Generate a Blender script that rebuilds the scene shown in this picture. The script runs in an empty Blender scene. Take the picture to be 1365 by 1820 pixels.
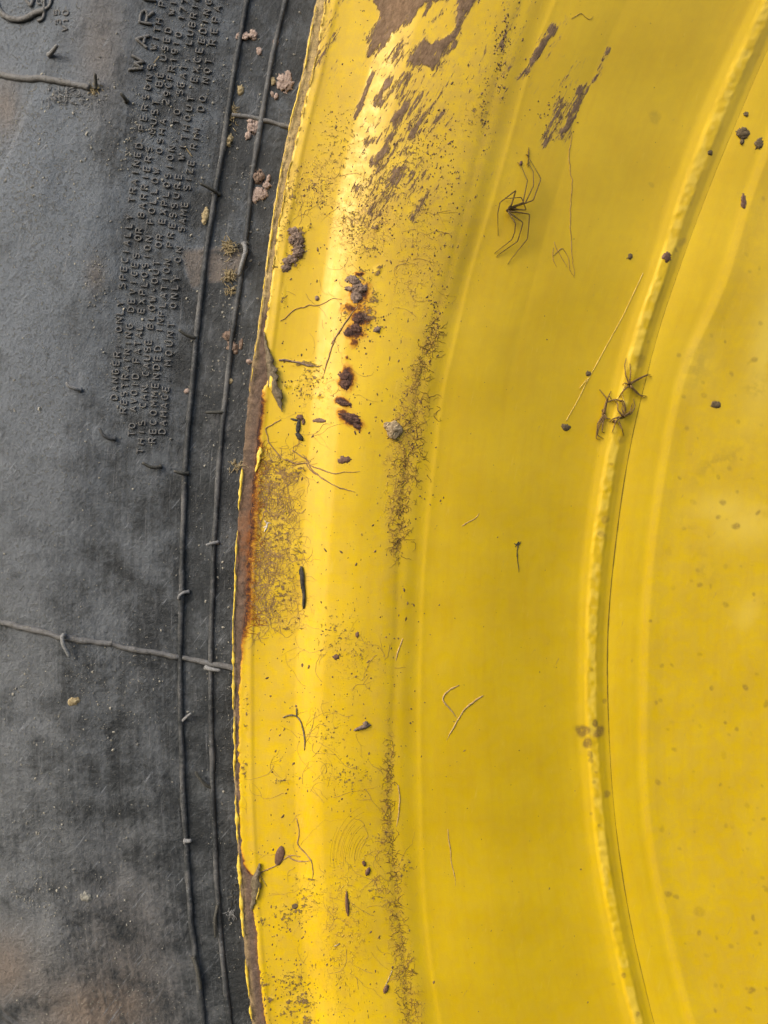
import bpy, math, random
import numpy as np
from mathutils import Vector
random.seed(7)
RNG = np.random.default_rng(11)
C = bpy.context.scene.collection

# ------------------------------------------------------------------ camera, world, sun, exposure
S = 0.0003            # metres per photograph unit in the plane of the rim lip
D0 = 1333.0           # camera distance in the same units (0.40 m)
CX, CY = 682.5, 910.0
cam_d = bpy.data.cameras.new('camera')
cam = bpy.data.objects.new('camera', cam_d); C.objects.link(cam)
cam.location = (0, -D0 * S, 0)
cam.rotation_euler = (math.radians(90), 0, 0)
cam_d.sensor_fit = 'VERTICAL'
cam_d.sensor_height = 24.0
cam_d.lens = 24.0 * D0 / 1820.0
cam_d.clip_start = 0.01; cam_d.clip_end = 200
cam_d.dof.use_dof = True
cam_d.dof.focus_distance = (D0 + 5) * S
cam_d.dof.aperture_fstop = 5.0
bpy.context.scene.camera = cam

sun_dir = Vector((-0.62, -0.62, 0.56)).normalized()      # towards the sun
elev = math.asin(sun_dir.z); rot = math.atan2(sun_dir.x, sun_dir.y)
W = bpy.data.worlds.new('World'); bpy.context.scene.world = W
W.use_nodes = True
nt = W.node_tree; nt.nodes.clear()
sky = nt.nodes.new('ShaderNodeTexSky'); sky.sky_type = 'NISHITA'; sky.sun_disc = False
sky.sun_elevation = elev; sky.sun_rotation = rot
sky.dust_density = 4.0; sky.air_density = 1.0; sky.ozone_density = 1.0
bg = nt.nodes.new('ShaderNodeBackground'); bg.inputs[1].default_value = 0.15
wo = nt.nodes.new('ShaderNodeOutputWorld')
nt.links.new(sky.outputs[0], bg.inputs[0]); nt.links.new(bg.outputs[0], wo.inputs[0])
sl = bpy.data.lights.new('sun', 'SUN'); sl.energy = 0.85; sl.angle = math.radians(26); sl.color = (1.0, 0.975, 0.93)
so = bpy.data.objects.new('sun', sl); C.objects.link(so)
so.rotation_euler = sun_dir.to_track_quat('Z', 'Y').to_euler()
vs = bpy.context.scene.view_settings
vs.view_transform = 'Standard'; vs.look = 'None'; vs.gamma = 1.0; vs.use_curve_mapping = False
vs.exposure = 0.57

# ------------------------------------------------------------------ maths helpers
def P3(x, y, d):
    x = np.asarray(x, float); y = np.asarray(y, float); d = np.asarray(d, float)
    k = S * (D0 + d) / D0
    return np.stack([(x - CX) * k, d * S + 0 * x, -(y - CY) * k], -1)

_tab = np.random.default_rng(5).random((16, 256, 256))
def vnoise(x, y, seed=0):
    t = _tab[seed % 16]
    x = np.asarray(x, float); y = np.asarray(y, float)
    xi = np.floor(x).astype(int); yi = np.floor(y).astype(int)
    fx = x - xi; fy = y - yi
    fx = fx * fx * fx * (fx * (fx * 6 - 15) + 10); fy = fy * fy * fy * (fy * (fy * 6 - 15) + 10)
    a = t[xi & 255, yi & 255]; b = t[(xi + 1) & 255, yi & 255]
    c = t[xi & 255, (yi + 1) & 255]; d = t[(xi + 1) & 255, (yi + 1) & 255]
    return (a * (1 - fx) + b * fx) * (1 - fy) + (c * (1 - fx) + d * fx) * fy
def fbm(x, y, scale, octv=4, seed=0, gain=0.5):
    s = 0; a = 1; n = 0; f = 1.0 / scale
    for i in range(octv):
        s = s + a * vnoise(x * f + 17.3 * i, y * f + 9.1 * i, seed + i * 3); n += a; a *= gain; f *= 2.03
    return s / n
def sstep(a, b, x):
    t = np.clip((x - a) / (b - a), 0, 1); return t * t * (3 - 2 * t)
def pchip(xk, yk):
    xk = np.asarray(xk, float); yk = np.asarray(yk, float)
    h = np.diff(xk); dl = np.diff(yk) / h; m = np.zeros_like(yk)
    for i in range(1, len(xk) - 1):
        if dl[i-1] * dl[i] > 0:
            w1 = 2*h[i] + h[i-1]; w2 = h[i] + 2*h[i-1]
            m[i] = (w1 + w2) / (w1 / dl[i-1] + w2 / dl[i])
    m[0] = dl[0]; m[-1] = dl[-1]
    def f(x):
        x = np.asarray(x, float)
        i = np.clip(np.searchsorted(xk, x) - 1, 0, len(h) - 1)
        t = (x - xk[i]) / h[i]
        r = ((2*t**3 - 3*t**2 + 1) * yk[i] + (t**3 - 2*t**2 + t) * h[i] * m[i]
             + (-2*t**3 + 3*t**2) * yk[i+1] + (t**3 - t**2) * h[i] * m[i+1])
        lo = x < xk[0]; hi = x > xk[-1]
        r = np.where(lo, yk[0] + m[0] * (x - xk[0]), r); r = np.where(hi, yk[-1] + m[-1] * (x - xk[-1]), r)
        return r
    return f
def ring(pts, deg=4):
    """smooth concentric curve x(y) through traced samples"""
    p = np.array(pts, float)
    co = np.polyfit((p[:, 1] - 910) / 910, p[:, 0], min(deg, 3))
    res = p[:, 0] - np.polyval(co, (p[:, 1] - 910) / 910)
    yy = np.arange(-700, 2521, 5.0)
    r = np.interp(yy, p[:, 1], res) * np.interp(yy, [-400, -50, 1870, 2220], [0, 1, 1, 0])
    k = np.exp(-0.5 * (np.arange(-24, 25) * 5 / 45.0) ** 2); k /= k.sum()
    r = np.convolve(np.pad(r, 24, mode='edge'), k, 'valid')
    base = np.polyval(co, (yy - 910) / 910)
    return lambda y: np.interp(y, yy, base + r)

R = {}
R['E0'] = ring([(562,0),(551,60),(538,140),(520,200),(509,240),(500,300),(487,370),(479,430),(470,500),(463,560),(457,600),(444,680),(437,760),(430,850),(421,950),(418,1050),(415,1100),(415,1200),(417,1280),(418,1400),(420,1450),(424,1500),(428,1580),(430,1620),(436,1700),(443,1760),(449,1820)])
_e1 = [(-600,760),(0,578),(60,566),(100,561),(150,549),(200,537),(250,524),(300,513),(350,503),(400,493),(450,487),(500,481),(560,473),(593,470),(626,473),(652,480),(675,478),(690,467),(708,464),(750,459),(807,453),(860,449),(900,447),(950,443),(1000,440),(1050,436),(1100,434),(1150,430),(1200,426),(1260,424),(1400,424),(1480,427),(1517,429),(1536,432),(1552,443),(1562,456),(1573,455),(1615,447),(1658,455),(1714,459),(1779,466),(1820,472),(1900,485),(2420,640)]
def E1(y):
    y = np.asarray(y, float)
    e = np.interp(y, [p[0] for p in _e1], [p[1] for p in _e1])
    j = (fbm(y, y*0+3, 9, 4, 2, .7) - .5) * np.interp(y, [400, 650], [3.2, 7.0]) + (fbm(y, y*0+9, 45, 2, 5) - .5) * 4
    return np.maximum(e + j, R['E0'](y) + 4)
R['H'] = ring([(715,0),(690,90),(660,200),(632,300),(610,400),(594,500),(585,600),(578,700),(572,800),(566,900),(560,1000),(553,1100),(547,1250),(545,1400),(550,1550),(562,1700),(576,1820)])
R['D'] = ring([(925,0),(890,100),(865,200),(840,300),(816,400),(790,500),(770,560),(755,620),(740,700),(725,800),(712,900),(706,1000),(703,1100),(700,1200),(694,1330),(692,1450),(698,1550),(706,1620),(716,1700),(728,1820)])
R['S1'] = ring([(985,0),(945,100),(912,222),(886,315),(862,400),(836,474),(808,608),(783,700),(777,777),(766,861),(757,950),(752,1000),(748,1100),(745,1200),(744,1320),(747,1450),(752,1600),(762,1700),(782,1820)])
R['S2'] = ring([(1115,0),(1045,148),(1000,307),(970,407),(948,500),(917,600),(887,800),(868,1000),(861,1200),(866,1400),(882,1600),(912,1820)])
R['W0'] = ring([(1345,0),(1310,74),(1267,159),(1230,255),(1193,351),(1171,444),(1152,500),(1126,560),(1105,634),(1070,797),(1049,916),(1037,1011),(1032,1159),(1030,1233),(1033,1307),(1040,1381),(1045,1471),(1063,1582),(1082,1674),(1100,1767),(1115,1820)])
R['X'] = ring([(1402,0),(1365,85),(1306,222),(1267,314),(1232,407),(1208,470),(1190,530),(1175,563),(1152,658),(1136,717),(1121,783),(1105,875),(1095,955),(1086,1030),(1079,1122),(1079,1233),(1083,1325),(1087,1400),(1090,1434),(1104,1545),(1123,1656),(1145,1748),(1161,1820)])
R['R1'] = ring([(1480,0),(1430,120),(1365,274),(1330,370),(1297,500),(1263,569),(1227,634),(1203,726),(1185,827),(1171,916),(1160,1011),(1152,1159),(1150,1270),(1149,1381),(1156,1471),(1174,1567),(1197,1674),(1219,1760),(1234,1820)])
R['T2'] = ring([(509,0),(488,74),(468,197),(451,287),(439,410),(431,481),(414,584),(398,728),(386,871),(377,1065),(374,1190),(376,1311),(381,1464),(388,1608),(394,1690),(408,1813)])
R['T1'] = ring([(439,0),(427,66),(410,164),(394,287),(381,349),(365,460),(349,596),(336,748),(327,865),(324,1024),(320,1147),(322,1311),(326,1423),(332,1505),(340,1649),(353,1731),(361,1817)])

# depth profile of rim and disc across the rings (u) ------------------------------
_rn = ['E0', 'H', 'D', 'S1', 'S2', 'W0', 'X', 'R1']
_ru = np.array([418, 562, 706, 752, 868, 1037, 1088, 1160], float)
def u_of(x, y):
    """ring coordinate: equals x at the row where the rings were calibrated"""
    x = np.asarray(x, float); y = np.asarray(y, float)
    xs = [R[n](y) for n in _rn]
    u = _ru[0] + (x - xs[0]) * 1.0
    for i in range(len(xs) - 1):
        t = (x - xs[i]) / (xs[i+1] - xs[i])
        u = np.where(x >= xs[i], _ru[i] + t * (_ru[i+1] - _ru[i]), u)
    return np.where(x >= xs[-1], _ru[-1] + (x - xs[-1]), u)
def x_of(u, y):
    u = np.asarray(u, float); y = np.asarray(y, float)
    xs = [R[n](y) for n in _rn]
    x = xs[0] + (u - _ru[0])
    for i in range(len(xs) - 1):
        t = (u - _ru[i]) / (_ru[i+1] - _ru[i])
        x = np.where(u >= _ru[i], xs[i] + t * (xs[i+1] - xs[i]), x)
    return np.where(u >= _ru[-1], xs[-1] + (u - _ru[-1]), x)
prof_rim = pchip([380,418,440,450,458,500,535,550,575,590,620,680,700,708,722,744,750,755,762,800,862,872,900,950,1000,1020,1034,1042,1050,1062,1072,1082,1088],
                 [0,0,0.5,0,2,4.5,5.5,2.5,-7.5,-10.5,-9,3,10,14,19,29,31,32,34.5,47,71,75.5,89,115,141,150,155,156,157,160,164,170.5,173])
prof_disc = pchip([1088,1092,1100,1130,1146,1156,1160,1168,1185,1215,1300,1600,2400],
                  [173.2,173.7,175,182,186,187,187.5,190,196,205,230,314,536])
def weld(u, y):
    k = sstep(1044, 1054, u) * (1 - sstep(1066, 1074, u))
    return -(np.abs(vnoise(y / 17.0, y * 0 + 2.5, 1) - .35) * 1.9 + vnoise(y/9.0, u/8.0, 4) * 1.3 + vnoise(y/60.0, u*0, 6) * 2.0) * k
def rim_depth(x, y):
    u = u_of(x, y)
    d = np.where(u < 1088, prof_rim(u) + weld(u, y), prof_disc(u))
    d = d + (fbm(x, y, 260, 2, 3) - .5) * 10 * sstep(430, 520, u)
    return d
prof_ty = pchip([-500,-300,-220,-130,-60,-10,20,60,70,140],   # distance from rib T1 (toward the rim positive)
                [26,-16,-19,-4,9,20,24,27,28,34])
def tyre_depth(x, y):
    e = x - R['T1'](y)
    d = prof_ty(e)
    d = d + (fbm(x, y, 170, 2, 6) - .5) * 16 * sstep(20, -120, e) if False else d + (fbm(x, y, 170, 2, 6) - .5) * 14 * (1 - sstep(-120, 20, e))
    # small step at each rib
    d = d - 2.2 * (1 - sstep(-6, 2, e))
    # raised lug shoulder in the upper left
    lug = sstep(-3, 6, (x - (64 - (y - 150) * 0.40 * (y < 330) - (y >= 330) * 72))) * (1 - sstep(70, 120, x)) * sstep(150, 190, y) * (1 - sstep(330, 430, y))
    d = d - lug * 5
    d = d + 5 * np.exp(-(((x - 58) / 22) ** 2 + ((y - 1592) / 16) ** 2)) - 8 * np.exp(-(((x - 95) / 30) ** 2 + ((y - 1680) / 70) ** 2))
    # grooves of the tread shoulder in the lower left corner
    g = (y - 1790) * 0.85 - x * 0.62
    d = d + 1.8 * np.sin(g / 2.2) * sstep(-12, 4, g) * (1 - sstep(90, 140, x))
    return d

# ------------------------------------------------------------------ mesh helpers
def mesh_obj(name, verts, faces, mat, parent=None, smooth=True, loc=None):
    me = bpy.data.meshes.new(name)
    verts = np.asarray(verts, np.float32)
    if loc is not None: verts = verts - np.asarray(loc, np.float32)
    me.from_pydata(verts.tolist(), [], faces); me.update()
    if smooth: me.polygons.foreach_set('use_smooth', [True] * len(me.polygons))
    me.materials.append(mat)
    o = bpy.data.objects.new(name, me); C.objects.link(o)
    if loc is not None: o.location = [float(v) for v in loc]
    if parent: o.parent = parent
    return o
def grid_obj(name, V, mat, parent=None):
    n, m = V.shape[:2]
    idx = np.arange(n * m).reshape(n, m)
    q = np.stack([idx[:-1, :-1], idx[1:, :-1], idx[1:, 1:], idx[:-1, 1:]], -1).reshape(-1, 4)
    me = bpy.data.meshes.new(name)
    me.vertices.add(n * m); me.vertices.foreach_set('co', V.reshape(-1).astype(np.float32))
    me.loops.add(len(q) * 4); me.loops.foreach_set('vertex_index', q.reshape(-1).astype(np.int32))
    me.polygons.add(len(q)); me.polygons.foreach_set('loop_start', (np.arange(len(q)) * 4).astype(np.int32))
    try: me.polygons.foreach_set('loop_total', np.full(len(q), 4, np.int32))
    except Exception: pass
    me.polygons.foreach_set('use_smooth', np.ones(len(q), bool))
    me.update(calc_edges=True); me.validate()
    me.materials.append(mat)
    o = bpy.data.objects.new(name, me); C.objects.link(o)
    if parent: o.parent = parent
    return o
def attr(o, name, arr):
    a = o.data.attributes.new(name, 'FLOAT', 'POINT'); a.data.foreach_set('value', np.asarray(arr, np.float32).reshape(-1))
def vattr(o, name, arr):
    a = o.data.attributes.new(name, 'FLOAT_VECTOR', 'POINT'); a.data.foreach_set('vector', np.asarray(arr, np.float32).reshape(-1))
class MB:
    def __init__(s): s.v = []; s.f = []; s.n = 0
    def add(s, v, f):
        s.v.append(np.asarray(v, float)); s.f += [tuple(i + s.n for i in q) for q in f]; s.n += len(v)
    def tube(s, pts, rad, sides=6, flat=1.0, cap=True):
        """pts Nx3 in metres, rad in photo units (number or list)"""
        p = np.asarray(pts, float); n = len(p)
        if n < 2: return
        r = np.full(n, rad, float) if np.isscalar(rad) else np.asarray(rad, float)
        t = np.gradient(p, axis=0); t /= np.linalg.norm(t, axis=1)[:, None] + 1e-12
        yv = np.array([0, -1.0, 0])
        a = np.cross(t, yv); l = np.linalg.norm(a, axis=1)
        a = np.where(l[:, None] < 1e-3, np.array([1.0, 0, 0]), a / (l[:, None] + 1e-12))
        b = np.cross(a, t)
        ang = np.arange(sides) / sides * 2 * math.pi
        ring_ = (p[:, None, :] + (np.cos(ang)[None, :, None] * a[:, None, :] + flat * np.sin(ang)[None, :, None] * b[:, None, :]) * (r * S)[:, None, None])
        v = ring_.reshape(-1, 3)
        f = []
        for i in range(n - 1):
            for j in range(sides):
                k = (j + 1) % sides
                f.append((i*sides + j, i*sides + k, (i+1)*sides + k, (i+1)*sides + j))
        if cap:
            f.append(tuple(range(sides))[::-1]); f.append(tuple((n-1)*sides + j for j in range(sides)))
        s.add(v, f)
    def build(s, name, mat, parent=None, smooth=True, loc=None):
        return mesh_obj(name, np.concatenate(s.v), s.f, mat, parent, smooth, loc)
def tag(o, label=None, cat=None, group=None, kind=None):
    if label: o['label'] = label
    if cat: o['category'] = cat
    if group: o['group'] = group
    if kind: o['kind'] = kind
    return o
def resample(pts, step):
    p = np.asarray(pts, float); seg = np.linalg.norm(np.diff(p[:, :2], axis=0), axis=1); L = np.concatenate([[0], np.cumsum(seg)])
    n = max(2, int(L[-1] / step) + 1); q = np.linspace(0, L[-1], n)
    return np.stack([np.interp(q, L, p[:, i]) for i in range(p.shape[1])], -1)
def smooth_path(pts, step):
    """rounded polyline"""
    p = resample(pts, step)
    for _ in range(3):
        p[1:-1] = (p[:-2] + 2 * p[1:-1] + p[2:]) / 4
    return p

# ------------------------------------------------------------------ materials
class NT:
    def __init__(s, name):
        s.m = bpy.data.materials.new(name); s.m.use_nodes = True
        s.t = s.m.node_tree; s.b = s.t.nodes['Principled BSDF']
    def n(s, ty, **k):
        nd = s.t.nodes.new(ty)
        for a, v in k.items(): setattr(nd, a, v)
        return nd
    def put(s, sock, v):
        if hasattr(v, 'is_output'): s.t.links.new(v, sock)
        elif isinstance(v, (tuple, list)): sock.default_value = (*v, 1) if len(v) == 3 and sock.type == 'RGBA' else v
        else: sock.default_value = v
    def at(s, name): 
        nd = s.n('ShaderNodeAttribute', attribute_name=name); return nd.outputs['Fac']
    def av(s, name): 
        nd = s.n('ShaderNodeAttribute', attribute_name=name); return nd.outputs['Vector']
    def ma(s, op, a, b=0.0, c=0.0, clamp=False):
        nd = s.n('ShaderNodeMath', operation=op, use_clamp=clamp)
        s.put(nd.inputs[0], a); s.put(nd.inputs[1], b); s.put(nd.inputs[2], c); return nd.outputs[0]
    def mix(s, f, a, b):
        nd = s.n('ShaderNodeMix', data_type='RGBA'); s.put(nd.inputs[0], f); s.put(nd.inputs[6], a); s.put(nd.inputs[7], b); return nd.outputs[2]
    def mapr(s, v, a, b, c=0.0, d=1.0):
        nd = s.n('ShaderNodeMapRange', interpolation_type='SMOOTHSTEP'); s.put(nd.inputs[0], v)
        for i, q in enumerate((a, b, c, d)): nd.inputs[i+1].default_value = q
        return nd.outputs[0]
    def noise(s, vec, scale, detail=4, rough=0.55, map_=None, dist=0.0):
        if map_:
            mp = s.n('ShaderNodeMapping', vector_type='TEXTURE'); s.t.links.new(vec, mp.inputs[0]); mp.inputs['Rotation'].default_value = (0, 0, -map_[0]); mp.inputs['Scale'].default_value = (1 / map_[1], 1 / map_[2], 1); vec = mp.outputs[0]
        nd = s.n('ShaderNodeTexNoise'); s.t.links.new(vec, nd.inputs['Vector']); nd.inputs['Scale'].default_value = scale
        nd.inputs['Detail'].default_value = detail; nd.inputs['Roughness'].default_value = rough; nd.inputs['Distortion'].default_value = dist
        return nd.outputs['Fac']
    def vor(s, vec, scale, feature='DISTANCE_TO_EDGE'):
        nd = s.n('ShaderNodeTexVoronoi', feature=feature); s.t.links.new(vec, nd.inputs['Vector']); nd.inputs['Scale'].default_value = scale; return nd.outputs['Distance']
    def bump(s, h, strength, dist, nrm=None):
        nd = s.n('ShaderNodeBump'); s.put(nd.inputs['Height'], h); nd.inputs['Strength'].default_value = strength; nd.inputs['Distance'].default_value = dist
        if nrm: s.t.links.new(nrm, nd.inputs['Normal'])
        return nd.outputs[0]
    def fin(s, col, rough, nrm=None, spec=0.5, coat=0.0):
        s.put(s.b.inputs['Base Color'], col); s.put(s.b.inputs['Roughness'], rough)
        s.b.inputs['Specular IOR Level'].default_value = spec
        if coat: s.b.inputs['Coat Weight'].default_value = coat; s.b.inputs['Coat Roughness'].default_value = 0.25
        if nrm: s.t.links.new(nrm, s.b.inputs['Normal'])
        return s.m
def objvec(k):
    tc = k.n('ShaderNodeTexCoord'); return tc.outputs['Object']

MUD = (0.150, 0.097, 0.064)
def mat_yellow():
    k = NT('yellow_paint'); px = k.av('px'); rc = k.av('rc')       # units of 100 photo units
    big = k.noise(px, 0.8, 3); mid = k.noise(px, 5, 5, .6); fine = k.noise(px, 40, 4, .6)
    base = k.mix(k.mapr(big, .35, .65), (0.685, 0.458, 0.008), (0.730, 0.498, 0.010))
    base = k.mix(k.ma('MULTIPLY', k.mapr(k.noise(rc, 9, 5, .65, (0, 1, .10)), .42, .7), 0.20), base, (0.62, 0.35, 0.008))
    # thin dusty film
    film = k.ma('MULTIPLY', k.at('dust'), k.mapr(k.ma('ADD', mid, k.ma('MULTIPLY', fine, .4)), .5, .85))
    c = k.mix(k.ma('MULTIPLY', film, .42), base, (0.45, 0.29, 0.08))
    # pale dry mottling on the disc, and dusty highlights painted on the weld
    c = k.mix(k.ma('MULTIPLY', k.at('pale'), .55), c, (0.88, 0.66, 0.11))
    # spatter spots
    sp = k.ma('MULTIPLY', k.at('spot'), k.mapr(k.noise(px, 22, 3), .3, .55, .55, 1))
    c = k.mix(sp, c, (0.20, 0.12, 0.035))
    # mud with streaked edges
    st = k.noise(px, 9.0, 6, .7, (math.radians(-32), 1.0, .13))
    st2 = k.noise(px, 28.0, 4, .7, (math.radians(-26), 1.0, .25))
    blot = k.noise(px, 13, 6, .75)
    mudv = k.ma('ADD', k.at('mud'), k.ma('MULTIPLY', k.ma('SUBTRACT', k.ma('ADD', k.ma('MULTIPLY', st, .6), k.ma('MULTIPLY', st2, .4)), .5), 9.5))
    mudf = k.mapr(mudv, .32, .78)
    mudb = k.ma('ADD', k.at('blot'), k.ma('MULTIPLY', k.ma('SUBTRACT', blot, .5), 9.0))
    mudb = k.mapr(mudb, .40, .85, 0, .9)
    thin = k.mapr(mudv, -.35, .60)
    c = k.mix(k.ma('MULTIPLY', thin, .55), c, (0.40, 0.25, 0.075))
    mudc = k.mix(k.mapr(k.noise(px, 16, 6, .75, (math.radians(-30), 1, .4)), .3, .7), (0.100, 0.060, 0.036), (0.270, 0.178, 0.112))
    # rust bleeding
    rv = k.ma('ADD', k.at('rust'), k.ma('MULTIPLY', k.ma('SUBTRACT', k.noise(px, 11, 6, .7), .5), 1.6))
    c = k.mix(k.mapr(rv, .05, .75, 0, .85), c, (0.56, 0.24, 0.014))
    c = k.mix(k.mapr(rv, .62, .92), c, (0.16, 0.055, 0.016))
    c = k.mix(k.mapr(rv, .95, 1.2), c, (0.040, 0.020, 0.015))
    # dirt network along the crevice
    wv = k.ma('MINIMUM', k.vor(px, 17), 1.0)
    dn = k.noise(px, 9, 3)
    line = k.ma('SUBTRACT', 1.0, k.mapr(wv, .03, .13))
    web = k.mapr(k.ma('MULTIPLY', line, k.ma('MULTIPLY', k.at('web'), k.mapr(dn, .36, .62))), .18, .6)
    c = k.mix(k.ma('MULTIPLY', k.mapr(k.ma('MULTIPLY', k.at('web'), k.mapr(k.noise(px, 7, 5, .7), .3, .7)), .05, .9), .40), c, (0.44, 0.235, 0.06))
    c = k.mix(k.ma('MULTIPLY', web, .62), c, (0.23, 0.12, 0.036))
    # short streaky specks that follow the ring
    sn = k.noise(rc, 30, 2, .5, (0, 1, .30)); sn2 = k.noise(px, 4, 2)
    spk = k.mapr(k.ma('ADD', k.ma('ADD', sn, k.ma('MULTIPLY', sn2, .25)), k.ma('MULTIPLY', k.at('speck'), .22)), .995, 1.04)
    c = k.mix(k.ma('MULTIPLY', spk, .75), c, (0.145, 0.090, 0.035))
    mall = k.ma('MAXIMUM', mudf, mudb)
    c = k.mix(k.ma('MULTIPLY', mall, .96), c, mudc)
    # tiny scratches
    scr = k.mapr(k.noise(px, 26, 2, .5, (math.radians(-12), 1, .05), 1.5), .63, .70)
    scr = k.ma('MULTIPLY', scr, k.mapr(k.noise(px, 3, 3), .5, .62))
    c = k.mix(k.ma('MULTIPLY', scr, .22), c, (0.80, 0.60, 0.10))
    h = k.ma('ADD', k.ma('MULTIPLY', mall, k.ma('ADD', .7, k.noise(px, 30, 4, .7))), k.ma('ADD', k.ma('MULTIPLY', web, .25), k.ma('MULTIPLY', spk, .3)))
    h = k.ma('ADD', h, k.ma('MULTIPLY', k.mapr(rv, .5, 1.1), k.noise(px, 35, 4, .8)))
    nb = k.bump(h, .9, .0006)
    nb2 = k.bump(k.ma('ADD', k.ma('MULTIPLY', mid, 1.0), k.ma('MULTIPLY', fine, .12)), .12, .0012, nb)
    ro = k.ma('ADD', k.ma('ADD', .33, k.ma('MULTIPLY', k.mapr(mid, .35, .65), .10)), k.ma('MULTIPLY', k.ma('MAXIMUM', mall, k.mapr(rv, .3, .8)), .5))
    ro = k.ma('ADD', ro, k.ma('MULTIPLY', film, .15))
    return k.fin(c, ro, nb2, .42)
def mat_rubber(name='rubber', lift=0.0, attrs=True, bd=.0009):
    k = NT(name)
    if attrs:
        px = k.av('px'); rc = k.av('rc'); dust = k.at('dust'); brown = k.at('brown'); sky_tint = k.at('sky_tint')
    else:
        v = objvec(k); mp = k.n('ShaderNodeMapping'); k.t.links.new(v, mp.inputs[0]); mp.inputs['Scale'].default_value = (33, 33, 33); px = rc = mp.outputs[0]; dust = .4 + lift; brown = .25; sky_tint = 0.0
    n1 = k.noise(px, 1.3, 5, .62); n2 = k.noise(px, 9, 6, .7); n3 = k.noise(px, 45, 4, .7); ns = k.noise(rc, 14, 4, .6, (0, 1, .05))
    c = k.mix(k.mapr(n1, .3, .7), (0.022, 0.026, 0.028), (0.044, 0.050, 0.053))
    dv = k.ma('ADD', dust, k.ma('MULTIPLY', k.ma('SUBTRACT', k.ma('ADD', k.ma('MULTIPLY', n1, .6), k.ma("MULTIPLY", n2, .4)), .5), 5.0))
    dv = k.ma('ADD', dv, k.ma('MULTIPLY', k.ma('SUBTRACT', ns, .5), 1.2))
    dcol = k.mix(sky_tint, (0.145, 0.158, 0.163), (0.135, 0.166, 0.198))
    dcol = k.mix(brown, dcol, (0.215, 0.170, 0.132))
    c = k.mix(k.mapr(dv, -.15, 1.25, 0, .95), c, dcol)
    # caked crumbs
    cr = k.mapr(k.ma('ADD', k.ma('ADD', k.noise(px, 26, 4, .75), k.ma('MULTIPLY', n2, .55)), k.ma('MULTIPLY', dust, .05)), .90, .99)
    c = k.mix(k.ma('MULTIPLY', cr, .75), c, (0.27, 0.26, 0.215))
    c = k.mix(k.mapr(k.noise(px, 18, 5, .8), .64, .74, 0, .5), c, (0.02, 0.021, 0.021))
    sc = k.mapr(k.noise(px, 16, 5, .75, (math.radians(-38), 1, .07)), .585, .68)
    c = k.mix(k.ma('MULTIPLY', k.ma('MULTIPLY', sc, k.mapr(n1, .35, .55)), .75), c, (0.27, 0.29, 0.31))
    vs_ = k.mapr(k.noise(rc, 26, 4, .7, (0, 1, .03)), .58, .72)
    c = k.mix(k.ma('MULTIPLY', vs_, .5), c, (0.24, 0.245, 0.25))
    ck = k.mapr(k.vor(px, 9), .0, .035, 1, 0); ck = k.ma('MULTIPLY', ck, k.mapr(n2, .52, .66))
    c = k.mix(k.ma('MULTIPLY', ck, .7), c, (0.018, 0.019, 0.02))
    h = k.ma('ADD', k.ma('ADD', k.ma('MULTIPLY', n2, 1.5), k.ma('MULTIPLY', n3, .6)), k.ma('SUBTRACT', k.ma('MULTIPLY', cr, .8), k.ma('MULTIPLY', ck, .6)))
    h = k.ma('ADD', h, k.ma('MULTIPLY', k.noise(px, 22, 5, .75, (math.radians(-30), 1, .3)), .7))
    nb = k.bump(h, .9, bd)
    return k.fin(c, k.ma('ADD', .43, k.ma('MULTIPLY', k.mapr(dv, .1, 1), .22)), nb, .36)
def simple(name, c1, c2, scale=900, rough=.8, bump=.5, dist=.0004, spec=.3, stretch=None, lo=.35, hi=.65):
    k = NT(name); v = objvec(k)
    n = k.noise(v, scale, 5, .65, None)
    if stretch:
        mp = k.n('ShaderNodeMapping'); k.t.links.new(v, mp.inputs[0]); mp.inputs['Scale'].default_value = stretch; n = k.noise(mp.outputs[0], scale, 5, .65)
    c = k.mix(k.mapr(n, lo, hi), c1, c2)
    return k.fin(c, rough, k.bump(n, bump, dist), spec)
M = {}
M['yellow'] = mat_yellow()
M['rubber'] = mat_rubber()
M['rubber_part'] = mat_rubber('moulded_rubber', -.1, False, .0005)
M['letter'] = mat_rubber('letter_rubber', 1.0, False, .0004)
M['hair_light'] = simple('dusty_rubber_hair', (0.13,0.135,0.135), (0.30,0.30,0.29), 1500, .7)
M['hair'] = simple('rubber_hair', (0.045,0.046,0.040), (0.105,0.10,0.082), 1500, .6)
M['steel'] = None
M['mud'] = simple('dried_mud', (0.13,0.088,0.065), (0.30,0.22,0.165), 700, .95, .9, .0008)
M['mud_pink'] = simple('pale_dried_mud', (0.24,0.175,0.145), (0.48,0.38,0.32), 800, .95, .9, .0007)
M['straw'] = simple('straw_litter', (0.20,0.15,0.07), (0.46,0.38,0.22), 900, .8)
M['grit'] = simple('tyre_grit', (0.13,0.13,0.12), (0.40,0.38,0.31), 400, .9)
M['seed'] = simple('brown_husk', (0.115,0.062,0.040), (0.18,0.105,0.068), 900, .6, .3, .0003)
M['dark'] = simple('blackened_bark', (0.022,0.022,0.018), (0.075,0.070,0.055), 900, .7, .8, .0005)
M['root'] = simple('fine_root', (0.24,0.145,0.07), (0.40,0.26,0.13), 600, .9, .2)
M['rootrust'] = simple('rusty_root', (0.30,0.10,0.012), (0.42,0.17,0.03), 600, .9, .2)
M['leg'] = simple('spider_leg', (0.085,0.055,0.016), (0.15,0.095,0.028), 900, .55, .2)
M['spider_dusty'] = simple('dusty_spider', (0.13,0.078,0.026), (0.23,0.14,0.055), 900, .8, .2)
M['pebble'] = simple('pebble_stone', (0.24,0.175,0.095), (0.46,0.36,0.22), 500, .7, .6, .0006)
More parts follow.
